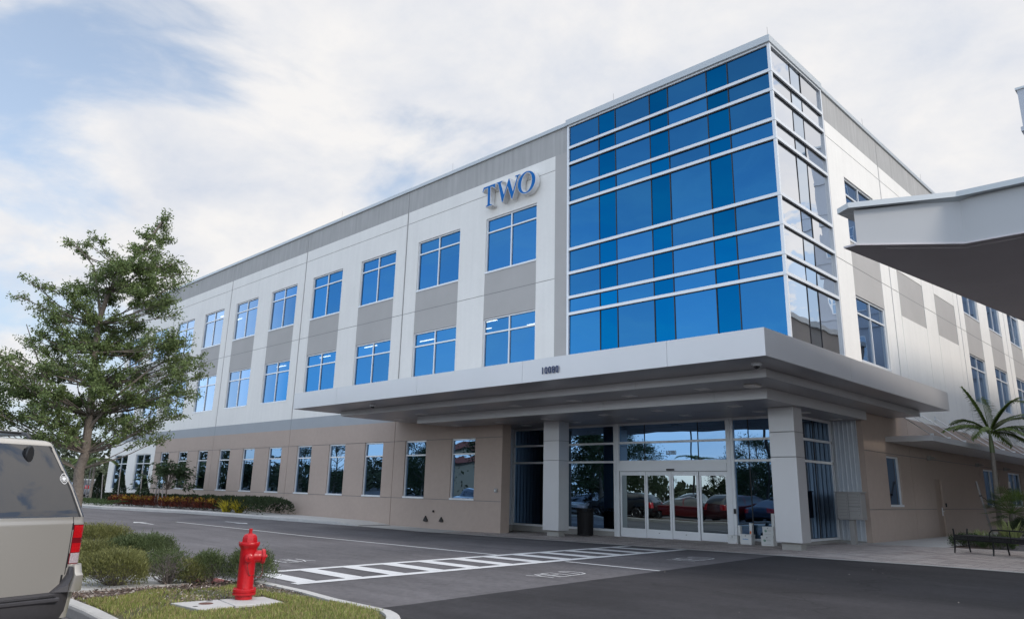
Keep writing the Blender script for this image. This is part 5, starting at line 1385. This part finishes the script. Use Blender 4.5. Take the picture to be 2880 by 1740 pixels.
for i, (x, y, lab) in enumerate([(1.75, 9.2, 'fine pale grass tuft nearest the side door'), (2.1, 8.3, 'fine pale grass tuft behind the left half of the bench'), (2.45, 9.8, 'fine pale grass tuft at the foot of the slender palm')]):
    bladeclump('grass_tuft', lab, 'ornamental grass', (x, y, .25), 130, .60, .018, M['agave'], 97+i, .8, bend=.6, group='grass tufts behind the bench')
for i, (x, y, r_, lab) in enumerate([(2.35, 5.6, .42, 'low dark mound at the left corner of the bed beside the bench'), (3.2, 5.2, .40, 'low dark mound behind the middle of the bench'), (3.6, 9.2, .6, 'taller dark green shrub below the fan palm'), (3.0, 10.2, .55, 'dark shrub at the foot of the stakes')]):
    shrub(x, y, r_, r_, .32 if i < 2 else .75, 'shrub', lab, 110+i, M['cover'] if i < 2 else M['hedge'], 5200, 0, .25, .06, 'low plants in the right bed')
b = MB(); b.face([(2.12, 4.5, .292), (14, 3.2, .31), (14, 30, .31), (2.12, 30, .292)], M['mulch']); b.face([(2.12, 4.5, .2), (14, 3.2, .2), (14, 3.2, .31), (2.12, 4.5, .292)], M['kerb']); b.face([(2.12, 30, .2), (2.12, 4.5, .2), (2.12, 4.5, .292), (2.12, 30, .292)], M['kerb'])
structure(b.build('side_planting_bed'))
# ------------------------------------------------------------------ bench
bn = thing('bench', 'black backless metal slat bench with looped arm on the pavers at the right edge', 'bench', (2.92, 2.75, .268), RAD(-22))
def bench_frame(x, loop):
    b = MB()
    for sy in (1, -1):
        b.tube([(x, .30*sy, 0), (x, .265*sy, .18), (x, .25*sy, .40)]+([(x, .25*sy, .50), (x, .27*sy, .60)] if not loop else []), .019, M['blackmetal'], 8)
    b.tube([(x, .25, .40), (x, .1, .385), (x, -.1, .385), (x, -.25, .40)], .016, M['blackmetal'], 8)
    return b
for x, lp in ((.0, False), (1.02, True), (2.3, False)): bench_frame(x, lp).build('leg_frame', bn, smooth=True)
b = MB()
for i in range(64):
    x = .02+i*.0355; b.tube([(x, .30, .345), (x, .285, .42), (x, .24, .45), (x, .1, .435), (x, -.1, .435), (x, -.24, .45), (x, -.285, .42), (x, -.30, .345)], .0115, M['blackmetal'], 5)
for yy in (.30, -.30): b.tube([(0, yy, .345), (2.3, yy, .345)], .016, M['blackmetal'], 8)
for yy in (.27, -.27): b.tube([(0, yy, .44), (2.3, yy, .44)], .010, M['blackmetal'], 8)
b.build('seat', bn, smooth=True)
b = MB(); b.tube([(1.0, -.31, .36), (1.0, -.31, .55), (1.06, -.31, .61), (1.16, -.31, .625), (1.9, -.31, .625), (2.0, -.31, .61), (2.06, -.31, .55), (2.06, -.31, .36)], .017, M['blackmetal'], 8); b.tube([(1.5, -.31, .62), (1.5, -.31, .36)], .012, M['blackmetal'], 6); b.build('arm_loop', bn, smooth=True)
# ------------------------------------------------------------------ litter bin
gb = gz(-8.36, 1.2)+.012
M['binmetal'] = mat('bin_metal', (0.014, 0.013, 0.014), .6, spec=.2)
lb = thing('litter_bin', 'black slatted round metal litter bin beside the left column', 'litter bin', (-8.36, 1.25, gb))
b = MB()
for i in range(34):
    a = i*2*PI/34; c, s_ = math.cos(a), math.sin(a); w = .0135
    for (r0, z0), (r1, z1) in (((.275, .05), (.292, .80)), ((.292, .80), (.335, .90))):
        t = Vector((-s_, c, 0))*w; p = Vector((c*r0, s_*r0, z0)); q = Vector((c*r1, s_*r1, z1)); n_ = Vector((c, s_, 0))*.006
        b.loft([[p-t, p+t, p+t-n_, p-t-n_], [q-t, q+t, q+t-n_, q-t-n_]], M['binmetal'], True, True)
b.build('slats', lb)
for pr_ in ([(.268, .03), (.283, .03), (.283, .075), (.268, .075)], [(.284, .78), (.296, .78), (.296, .815), (.284, .815)], [(.325, .895), (.345, .895), (.345, .915), (.325, .915)]):
    b = MB(); b.lathe(pr_+[pr_[0]], M['binmetal'], k=36, caps=False); b.build('hoop', lb, smooth=True)
b = MB(); b.lathe([(.0, .04), (.235, .04), (.245, .78), (.235, .78), (.225, .10), (.0, .10)], M['dark'], k=30, caps=False); b.build('liner', lb, smooth=True)
# ------------------------------------------------------------------ specimen boxes by the doors
M['boxwhite'] = mat('box_white', (0.62, 0.63, 0.62), .5); M['green'] = mat('logo_green', (0.04, 0.20, 0.12), .6); M['logoblue'] = mat('logo_blue', (0.02, 0.19, 0.42), .6); M['orange'] = mat('label_orange', (0.70, 0.18, 0.02), .6); M['txtgrey'] = mat('print_grey', (0.22, 0.22, 0.24), .7)
def textflat(parent, s, size, x, y, z, mt, nm='lettering', bold=.0, sx=1.0): return text_obj(s, size, .0006, mt, nm, parent, Matrix.Translation((x, y, z)) @ RX, sx, bold)
def sbox(x0, w, d, z0, h, label, logo, y=1.22):
    r = thing('specimen_box', label, 'box', (x0, y, z0), 0, 'white boxes standing by the doors')
    b = MB(); b.rbox((0, 0, 0), (w, d, h), M['boxwhite'], .008); b.build('case', r)
    b = MB(); b.box((-.004, -.004, h-.035), (w+.004, d+.004, h+.004), M['boxwhite']); b.build('lid', r)
    b = MB(); b.rbox((w/2-.014, -.014, h-.055), (w/2+.014, -.004, h-.02), M['txtgrey'], .003); b.build('latch', r)
    if logo == 'ring':
        b = MB(); c = (.30*w, h*.55); 
        for k_, (r0, r1) in enumerate(((.036, .022), (.016, .0))):
            for i in range(20):
                a0, a1 = i*PI/10, (i+1)*PI/10
                if k_ == 0 and i in (3, 4): continue
                b.face([(c[0]+r0*math.cos(a0), -.002, c[1]+r0*math.sin(a0)), (c[0]+r0*math.cos(a1), -.002, c[1]+r0*math.sin(a1)), (c[0]+r1*math.cos(a1), -.002, c[1]+r1*math.sin(a1)), (c[0]+r1*math.cos(a0), -.002, c[1]+r1*math.sin(a0))][:4 if r1 else 3], M['green'])
        for (za, zb) in ((.62, .645), (.53, .55)): b.face([(.46*w, -.002, h*za), (.80*w, -.002, h*za), (.80*w, -.002, h*zb), (.46*w, -.002, h*zb)], M['mailbox'])
        for i in range(9): b.face([(w*(.2+.066*i), -.002, h*.17), (w*(.245+.066*i), -.002, h*.17), (w*(.245+.066*i), -.002, h*.205), (w*(.2+.066*i), -.002, h*.205)], M['mailbox'])
        b.build('logo', r)
    elif logo == 'blue':
        b = MB()
        for i in range(7): 
            z1 = .60 if i in (0, 3) else .575
            b.face([(w*(.24+.072*i), -.002, h*.50), (w*(.296+.072*i), -.002, h*.50), (w*(.296+.072*i), -.002, h*z1), (w*(.24+.072*i), -.002, h*z1)], M['logoblue'])
        for i in range(10): b.face([(w*(.22+.058*i), -.002, h*.07), (w*(.262+.058*i), -.002, h*.07), (w*(.262+.058*i), -.002, h*.105), (w*(.22+.058*i), -.002, h*.105)], M['mailbox'])
        b.build('logo', r)
    else:
        b = MB()
        for zc_, a, c in ((.72, .08, .14), (.74, .22, .42), (.71, .48, .86), (.62, .24, .56), (.46, .20, .70)): b.face([(w*a, -.002, h*zc_), (w*c, -.002, h*zc_), (w*c, -.002, h*(zc_+.022)), (w*a, -.002, h*(zc_+.022))], M['mailbox'])
        b.face([(w*.86, -.002, h*.08), (w*.92, -.002, h*.08), (w*.92, -.002, h*.14), (w*.86, -.002, h*.14)], M['lens_red']); b.build('logo', r)
    return r
zb_ = gz(-2.5, 1.3)+.012
sbox(-2.90, .31, .22, zb_, .235, 'lowest plain white box, left of the group by the door post', 'text')
sbox(-2.50, .36, .24, zb_+.002, .285, 'white box with blue lettering and a tall white box behind it', 'blue')
sbox(-1.84, .37, .24, zb_+.006, .27, 'bottom white box of the stack of two with green ring logo by the column', 'ring')
sbox(-1.79, .33, .20, zb_+.281, .25, 'top white box of the stack of two with green ring logo by the column', 'ring', 1.24)
def tall(x0, z0, h, label, lab):
    r = thing('tall_box', label, 'box', (x0, 1.44, z0), 0, 'white boxes standing by the doors')
    b = MB(); b.rbox((0, 0, 0), (.085, .10, h), M['boxwhite'], .004); b.build('case', r)
    b = MB(); b.box((.085, .02, h-.04), (.10, .05, h-.015), M['boxwhite']); b.build('latch', r)
    if lab: b = MB(); b.face([(.012, -.002, .30), (.06, -.002, .30), (.06, -.002, .38), (.012, -.002, .38)], M['orange']); b.face([(.024, -.0025, .32), (.045, -.0025, .32), (.045, -.0025, .355), (.024, -.0025, .355)], M['lens_red']); b.build('sticker', r)
tall(-2.93+.26, zb_, .52, 'narrow upright white box against the door post behind the lowest box', False)
tall(-2.30, zb_, .60, 'narrow upright white box with an orange sticker', True)
tall(-1.60, zb_+.02, .88, 'tallest narrow upright white box behind the stack of two', False)
# ------------------------------------------------------------------ mailbox cluster
gm_ = gz(-.4, 3.7)+.016
mb_ = thing('mailbox_cluster', 'grey cluster mailbox on a pedestal in the corner right of the entrance', 'mailbox', (-.20, 3.62, gm_))
b = MB(); b.rbox((-.36, 0, .70), (.36, .42, 1.48), M['mailbox'], .01); b.box((-.345, -.0006, .725), (.345, .001, 1.455), M['joint']); b.build('cabinet', mb_)
b = MB(); b.box((-.39, -.03, 1.48), (.39, .45, 1.51), M['mailbox']); b.build('hood', mb_)
b = MB(); b.box((-.07, .12, .03), (.07, .30, .70), M['mailbox']); b.box((-.16, .05, 0), (.16, .36, .03), M['mailbox']); b.build('pedestal', mb_)
M['keyhole'] = mat('keyhole', (.05, .05, .05), .4)
def mdoor(x0, x1, z0, z1):
    b = MB(); b.box((x0+.006, -.010, z0+.005), (x1-.006, -.001, z1-.005), M['mailbox']); b.lathe([(.008, .0), (.008, .006)], M['keyhole'], (x1-.04, -.010, (z0+z1)/2), 8, (0, -1, 0)); b.box((x0+.03, -.013, (z0+z1)/2-.012), (x0+.08, -.0105, (z0+z1)/2+.012), M['boxwhite'] if False else M['base']); b.build('mailbox_door', mb_)
for i in range(8): mdoor(-.34, .0, .73+.09*i, .73+.09*(i+1))
for i in range(4): mdoor(.01, .34, 1.09+.09*i, 1.09+.09*(i+1))
mdoor(.01, .34, .95, 1.07); mdoor(.01, .34, .73, .95)

# ------------------------------------------------------------------ neighbouring hospital: drive-through canopy, wing, tower
M['pcwhite'] = mat('canopy_white_stucco', (0.47, 0.48, 0.49), .8, noise=[(.8, .02)], bump=(70, .15, .006)); M['pcsoffit'] = mat('canopy_soffit_stucco', (0.60, 0.57, 0.58), .85, noise=[(.8, .05)], bump=(70, .3, .006))
pc = thing('neighbouring_hospital', 'white flat-roofed drive-through canopy of the neighbouring hospital reaching in from the right', 'building', (0, 0, 0))
ang = RAD(-7.4)
Q1, Q2, Q3, Q4 = (4.21, -6.43), (5.66, -5.29), (6.54, -5.27), (22, -5.25)
dirb = Vector((.128, .992)); B1 = tuple(Vector(Q1)+dirb*15.0); 
plan = [Q1, Q2, Q3, Q4, (22, 9.0), B1]
b = MB()
zt = [6.66, 6.84, 6.84, 6.84, 6.84, 6.66]
n = len(plan)
for i in range(n):
    j = (i+1) % n; b.face([(*plan[i], 6.02), (*plan[j], 6.02), (*plan[j], zt[j]), (*plan[i], zt[i])], M['pcwhite'])
b.build('canopy_wall', pc)
b = MB(); out_ = [(3.97, -6.43), (4.21, -6.46), (5.66, -5.32), (6.54, -5.30), (22, -5.28), (22, 9.1), tuple(Vector((3.97, -6.43))+dirb*15.2)]
b.prism(out_, 5.985, 6.019, M['pcsoffit']); b.build('canopy_soffit', pc)
b = MB(); inner_ = [(4.55, -6.0), (5.62, -5.12), (9, -5.1), (9, 8.4), tuple(Vector((4.55, -6.0))+dirb*14.2)]
b.prism(inner_, 5.965, 5.984, M['pcsoffit']); b.build('soffit_panel', pc)
cop = [(3.92, -6.44), (4.18, -6.60), (5.66, -5.44), (6.54, -5.40), (22, -5.38), (22, 9.2), tuple(Vector((3.92, -6.44))+dirb*15.4)]
b = MB(); zc0 = [6.66, 6.67, 6.845, 6.845, 6.845, 6.845, 6.66]
k = len(cop); b.v = [(p[0], p[1], z) for p, z in zip(cop, zc0)]+[(p[0], p[1], z+.10) for p, z in zip(cop, zc0)]; b.mats = [M['coping']]
b.f = [tuple(range(k, 2*k)), tuple(reversed(range(k)))]+[(j, (j+1) % k, k+(j+1) % k, k+j) for j in range(k)]; b.m = [0]*len(b.f); b.build('canopy_coping', pc)
for x, y in ((16, -3.0), (16, 6.0)):
    b = MB(); b.box((x-.5, y-.5, -.1), (x+.5, y+.5, 5.96), M['pcwhite']); b.build('canopy_column', pc)
# wing
M['wing'] = mat('wing_stucco', (0.25, 0.235, 0.225), .85, noise=[(.6, .06)]); M['towerw'] = mat('tower_stucco', (0.42, 0.45, 0.50), .85, noise=[(.5, .03)]); M['towerg'] = glass('tower_glass', (.25, .32, .40), edge=(.55, .6, .68), wav=.004, ref=.8)
wg = thing('hospital_wing', 'dark taupe flat-roofed hospital wing east of the driveway, mirrored in the glass corner', 'building', (8.6, 9.3, 0))
b = MB(); b.box((0, 0, 0), (22, 22, 11.3), M['wing']); b.build('wall', wg); b = MB(); b.box((-.12, -.12, 11.3), (22.1, 22.1, 11.6), M['coping']); b.build('roof_coping', wg)
for i in range(5):
    for z in (1.2, 5.0):
        b = MB(); b.box((-.03, 1.6+4.1*i, z), (.02, 3.6+4.1*i, z+2), M['alu']); f_ = b.build('window', wg); q = MB(); q.face([(-.035, 1.7+4.1*i, z+.1), (-.035, 3.5+4.1*i, z+.1), (-.035, 3.5+4.1*i, z+1.9), (-.035, 1.7+4.1*i, z+1.9)], M['towerg']); q.build('pane', f_)
tw_ = thing('hospital_tower', 'pale blue-grey multi-storey hospital tower at the right edge above the canopy', 'building', (1.25, 35.2, 0))
b = MB(); W_, D_ = 11.8, 12.0
b.box((0, 0, 0), (W_, D_, 28.2), M['towerw'])
b.build('wall', tw_)
for z in (9.2, 13.4, 17.6, 21.8):
    b = MB(); b.box((-.12, -.12, z), (W_+.12, D_+.12, z+.9), M['towerw']); b.box((-.17, -.17, z+.9), (W_+.17, D_+.17, z+1.0), M['towerw']); b.build('floor_band', tw_)
b = MB(); b.box((-.12, -.12, 25.2), (W_+.12, D_+.12, 25.5), M['towerw']); b.box((-.10, -.10, 28.2), (W_+.10, D_+.10, 28.35), M['coping']); b.build('parapet', tw_)
for z in (10.6, 14.8, 19.0, 23.0):
    for i in range(3):
        for face in ('s', 'w'):
            x0 = 1.0+i*3.7; b = MB()
            if face == 's':
                b.box((x0, -.06, z), (x0+2.3, .02, z+2.2), M['alu']); w_ = b.build('window', tw_); q = MB()
                for a in range(3):
                    for c in range(3): q.face([(x0+.06+a*.74, -.065, z+.06+c*.71), (x0+.74+a*.74, -.065, z+.06+c*.71), (x0+.74+a*.74, -.065, z+.72+c*.71), (x0+.06+a*.74, -.065, z+.72+c*.71)], M['towerg'])
            else:
                b.box((-.06, x0, z), (.02, x0+2.3, z+2.2), M['alu']); w_ = b.build('window', tw_); q = MB()
                for a in range(3):
                    for c in range(3): q.face([(-.065, x0+.06+a*.74, z+.06+c*.71), (-.065, x0+.74+a*.74, z+.06+c*.71), (-.065, x0+.74+a*.74, z+.72+c*.71), (-.065, x0+.06+a*.74, z+.72+c*.71)], M['towerg'])
            q.build('pane', w_)

# ------------------------------------------------------------------ the car park behind the photographer (seen in the glass)
def proxytree(name, label, loc, h, r, seed, n=9000, mt=None, group='trees around the car park', size=.16):
    root = thing(name, label, 'tree', loc, 0, group); g = rngn(seed); rd = random.Random(seed); b = MB()
    b.tube([(0, 0, 0), (.05, .02, h*.35), (0, .08, h*.6), (.1, 0, h*.93)], [.13, .10, .07, .02], M['bark'], 8); C_ = []
    for i in range(26):
        a = rd.uniform(0, 2*PI); t = rd.uniform(.28, .95); R0 = r*math.sin(PI*min(1, (t-.15)/.85))**.6*rd.uniform(.45, 1)
        e = Vector((math.cos(a)*R0, math.sin(a)*R0, h*t)); b.tube([(0, 0, h*t*.75), e*.5+Vector((0, 0, h*t*.42)), e], [.035, .02, .008], M['bark'], 4, False); C_.append(e)
    b.build('trunk', root, smooth=True); C_ = np.array(C_)
    P = C_[g.integers(0, len(C_), n)]+g.normal(size=(n, 3))*np.array([r*.17, r*.17, r*.13])
    leafset('crown', P, size, mt or M['darktree'], root, .5, seed=seed); return root
pt = proxytree('oak_tree', 'dark oak mirrored in the glass left of the doors', (-22.2, -15.9, 0), 6.4, 1.9, 201)
pt2 = proxytree('oak_tree', 'broad oak mirrored in the narrow windows', (-30, -19, 0), 7.5, 2.6, 202)
def place(src, loc, rz, sc, label): dup(src, loc, RAD(rz), label, sc)
place(pt, (-17.6, -25.0, 0), 80, .72, 'oak mirrored behind the right door leaf')
place(pt, (-14.9, -22.6, 0), 140, .62, 'slim oak mirrored at the left of the glass right of the doors')
place(pt, (-12.6, -21.8, 0), 220, .66, 'slim oak mirrored at the right of the glass right of the doors')
place(pt2, (-38, -17.5, 0), 60, .9, 'oak mirrored in the middle narrow windows')
place(pt2, (-46, -14.6, 0), 150, .8, 'oak mirrored in the far narrow windows')
place(pt2, (-24.5, -20.5, 0), 210, .85, 'oak mirrored in the two narrow windows nearest the entrance')
place(pt2, (-56, -17, 0), 280, .85, 'oak mirrored in the wide windows at the far end')
place(pt2, (-66, -13, 0), 30, .8, 'oak beyond the far end of the island')
place(pt, (-34, -23.5, 0), 10, 1.0, 'oak in the second row mirrored between two others')
for i in range(7): place(pt2, (-95+i*14.5, -62-(i*37 % 11), 0), i*50, 1.1+.12*(i % 3), 'tree in the row beyond the car park, %s from its west end' % ['first', 'second', 'third', 'fourth', 'fifth', 'sixth', 'seventh'][i])
palm(-20.6, -25.0, 0, 3.4, .5, [(dv(math.cos(a), math.sin(a), .45), 1.6, .5) for a in [i*.7 for i in range(9)]], 'palm mirrored in the third door leaf', 210, ll=.5, tr=.09)
# light poles and the traffic signal
def pole(x, y, h, az, label):
    r = thing('street_lamp', label, 'street lamp', (x, y, 0), RAD(az), 'car park lamps'); b = MB(); b.lathe([(.25, 0), (.25, .5), (.10, .5), (.07, h)], M['bronze'], k=10); b.build('pole', r)
    b = MB(); b.tube([(0, 0, h-.1), (.5, 0, h), (.9, 0, h)], .035, M['bronze'], 6); b.box((.8, -.16, h-.06), (1.4, .16, h+.05), M['bronze']); b.build('lamp_head', r)
pole(-12.9, -20.6, 7.6, 180, 'tall dark lamp post mirrored in the glass right of the doors'); pole(-33.5, -15.8, 8.2, 90, 'tall dark lamp post mirrored in a narrow window'); pole(-24, -30.0, 8.2, 90, 'lamp post mirrored in the third door leaf')
ts = thing('traffic_signal', 'traffic signal mast with a long arm mirrored above the cars in the doors', 'traffic signal', (-74, -70, 0)); b = MB(); b.lathe([(.16, 0), (.10, 6.2)], M['mailbox'], k=10); b.build('mast', ts)
b = MB(); b.tube([(0, 0, 5.2), (6, -1, 5.7), (12, -2, 5.75)], [.10, .07, .04], M['mailbox'], 8); b.build('mast_arm', ts)
for i, t in enumerate((4.5, 7.5, 10.5)): b = MB(); b.box((t-.16, -t/6-.3, 5.1), (t+.16, -t/6-.02, 6.1), M['black']); b.build('signal_head', ts)
# beige hotel with a red hipped roof
ht = thing('hotel', 'beige four storey hotel with a red tiled roof, mirrored near the entrance', 'building', (-150, -122, 0), RAD(35)); ht.scale = (1, 1, .66)
M['beige'] = mat('beige_stucco', (.40, .35, .27), .9); M['redroof'] = mat('red_roof', (.22, .06, .04), .8)
b = MB(); b.box((-16, -8, 0), (16, 8, 12.5), M['beige']); b.build('wall', ht); b = MB(); b.loft([[(-17, -9, 12.5), (17, -9, 12.5), (17, 9, 12.5), (-17, 9, 12.5)], [(-10, -1, 15.5), (10, -1, 15.5), (10, 1, 15.5), (-10, 1, 15.5)]], M['redroof'], True, True); b.build('roof', ht)
for i in range(8):
    for j in range(4): b = MB(); b.box((-14.5+i*3.8, 7.9, 1.2+j*3), (-13.1+i*3.8, 8.05, 2.8+j*3), M['towerg']); b.build('window', ht)
# distant belts of trees and low roofs
M['far'] = mat('far_foliage', (0.05, 0.065, 0.035), .9, noise=[(.3, .3)])
def belt(name, label, x0, y0, x1, y1, h, n, seed, size=1.3):
    g = rngn(seed); t = g.random(n); dep = g.normal(size=n)*4; L_ = math.hypot(x1-x0, y1-y0); nx, ny = -(y1-y0)/L_, (x1-x0)/L_
    hh = h*(.75+.25*np.sin(t*L_*.09)+.15*np.sin(t*L_*.23+1)+.1*np.sin(t*L_*.6)); z = hh*g.random(n)**.7
    P = np.stack([x0+(x1-x0)*t+nx*dep, y0+(y1-y0)*t+ny*dep, z], 1); tag(leafset(name, P, size, M['far'], None, .6, seed=seed), label, 'trees', kind='stuff')
belt('distant_trees', 'far belt of trees on the western horizon', -240, -60, -200, 120, 9, 9000, 301)
belt('distant_trees', 'belt of trees across the road behind the car park', -260, -110, 60, -130, 6, 14000, 302)
belt('distant_trees', 'belt of trees closing the view to the west along the road', -150, -120, -122, 80, 9, 20000, 303, .9)
belt('distant_trees', 'low scrub beyond the western lot', -110, 0, -95, 60, 4.2, 9000, 304, .5)
palm(-56.5, -3.3, .1, 2.2, .5, [(dv(math.cos(a), math.sin(a), .55), 2.0, .6) for a in [i*.62 for i in range(10)]], 'bright green palm seen just right of the oak trunk in the far bed', 211, ll=.6, tr=.11, w=.05)
palm(-47.0, -3.2, .1, 2.4, .4, [(dv(math.cos(a), math.sin(a), .35), 1.5, .8) for a in [i*.8 for i in range(8)]], 'drooping young palm between the leftmost cypress and the white wall', 212, ll=.5, tr=.08, w=.05)

# scattered grit and leaf litter on the road
g = rngn(77); n = 90; x = g.uniform(-16, 8, n); y = g.uniform(-15, -2, n); ok = ~((y < -13.6) & (x < 2.2)); x, y = x[ok], y[ok]
P = np.stack([x, y, [gz(a, c)+.014 for a, c in zip(x, y)]], 1); D = g.normal(size=(len(x), 3)); D[:, 2] *= .15
M['grit'] = mat('pale_grit', (.28, .25, .22), .9, island=.5)
tag(leafset('road_grit', P, .022, M['grit'], None, .5, D, 78), 'pale grit and fallen leaves scattered on the asphalt', 'litter', kind='stuff')
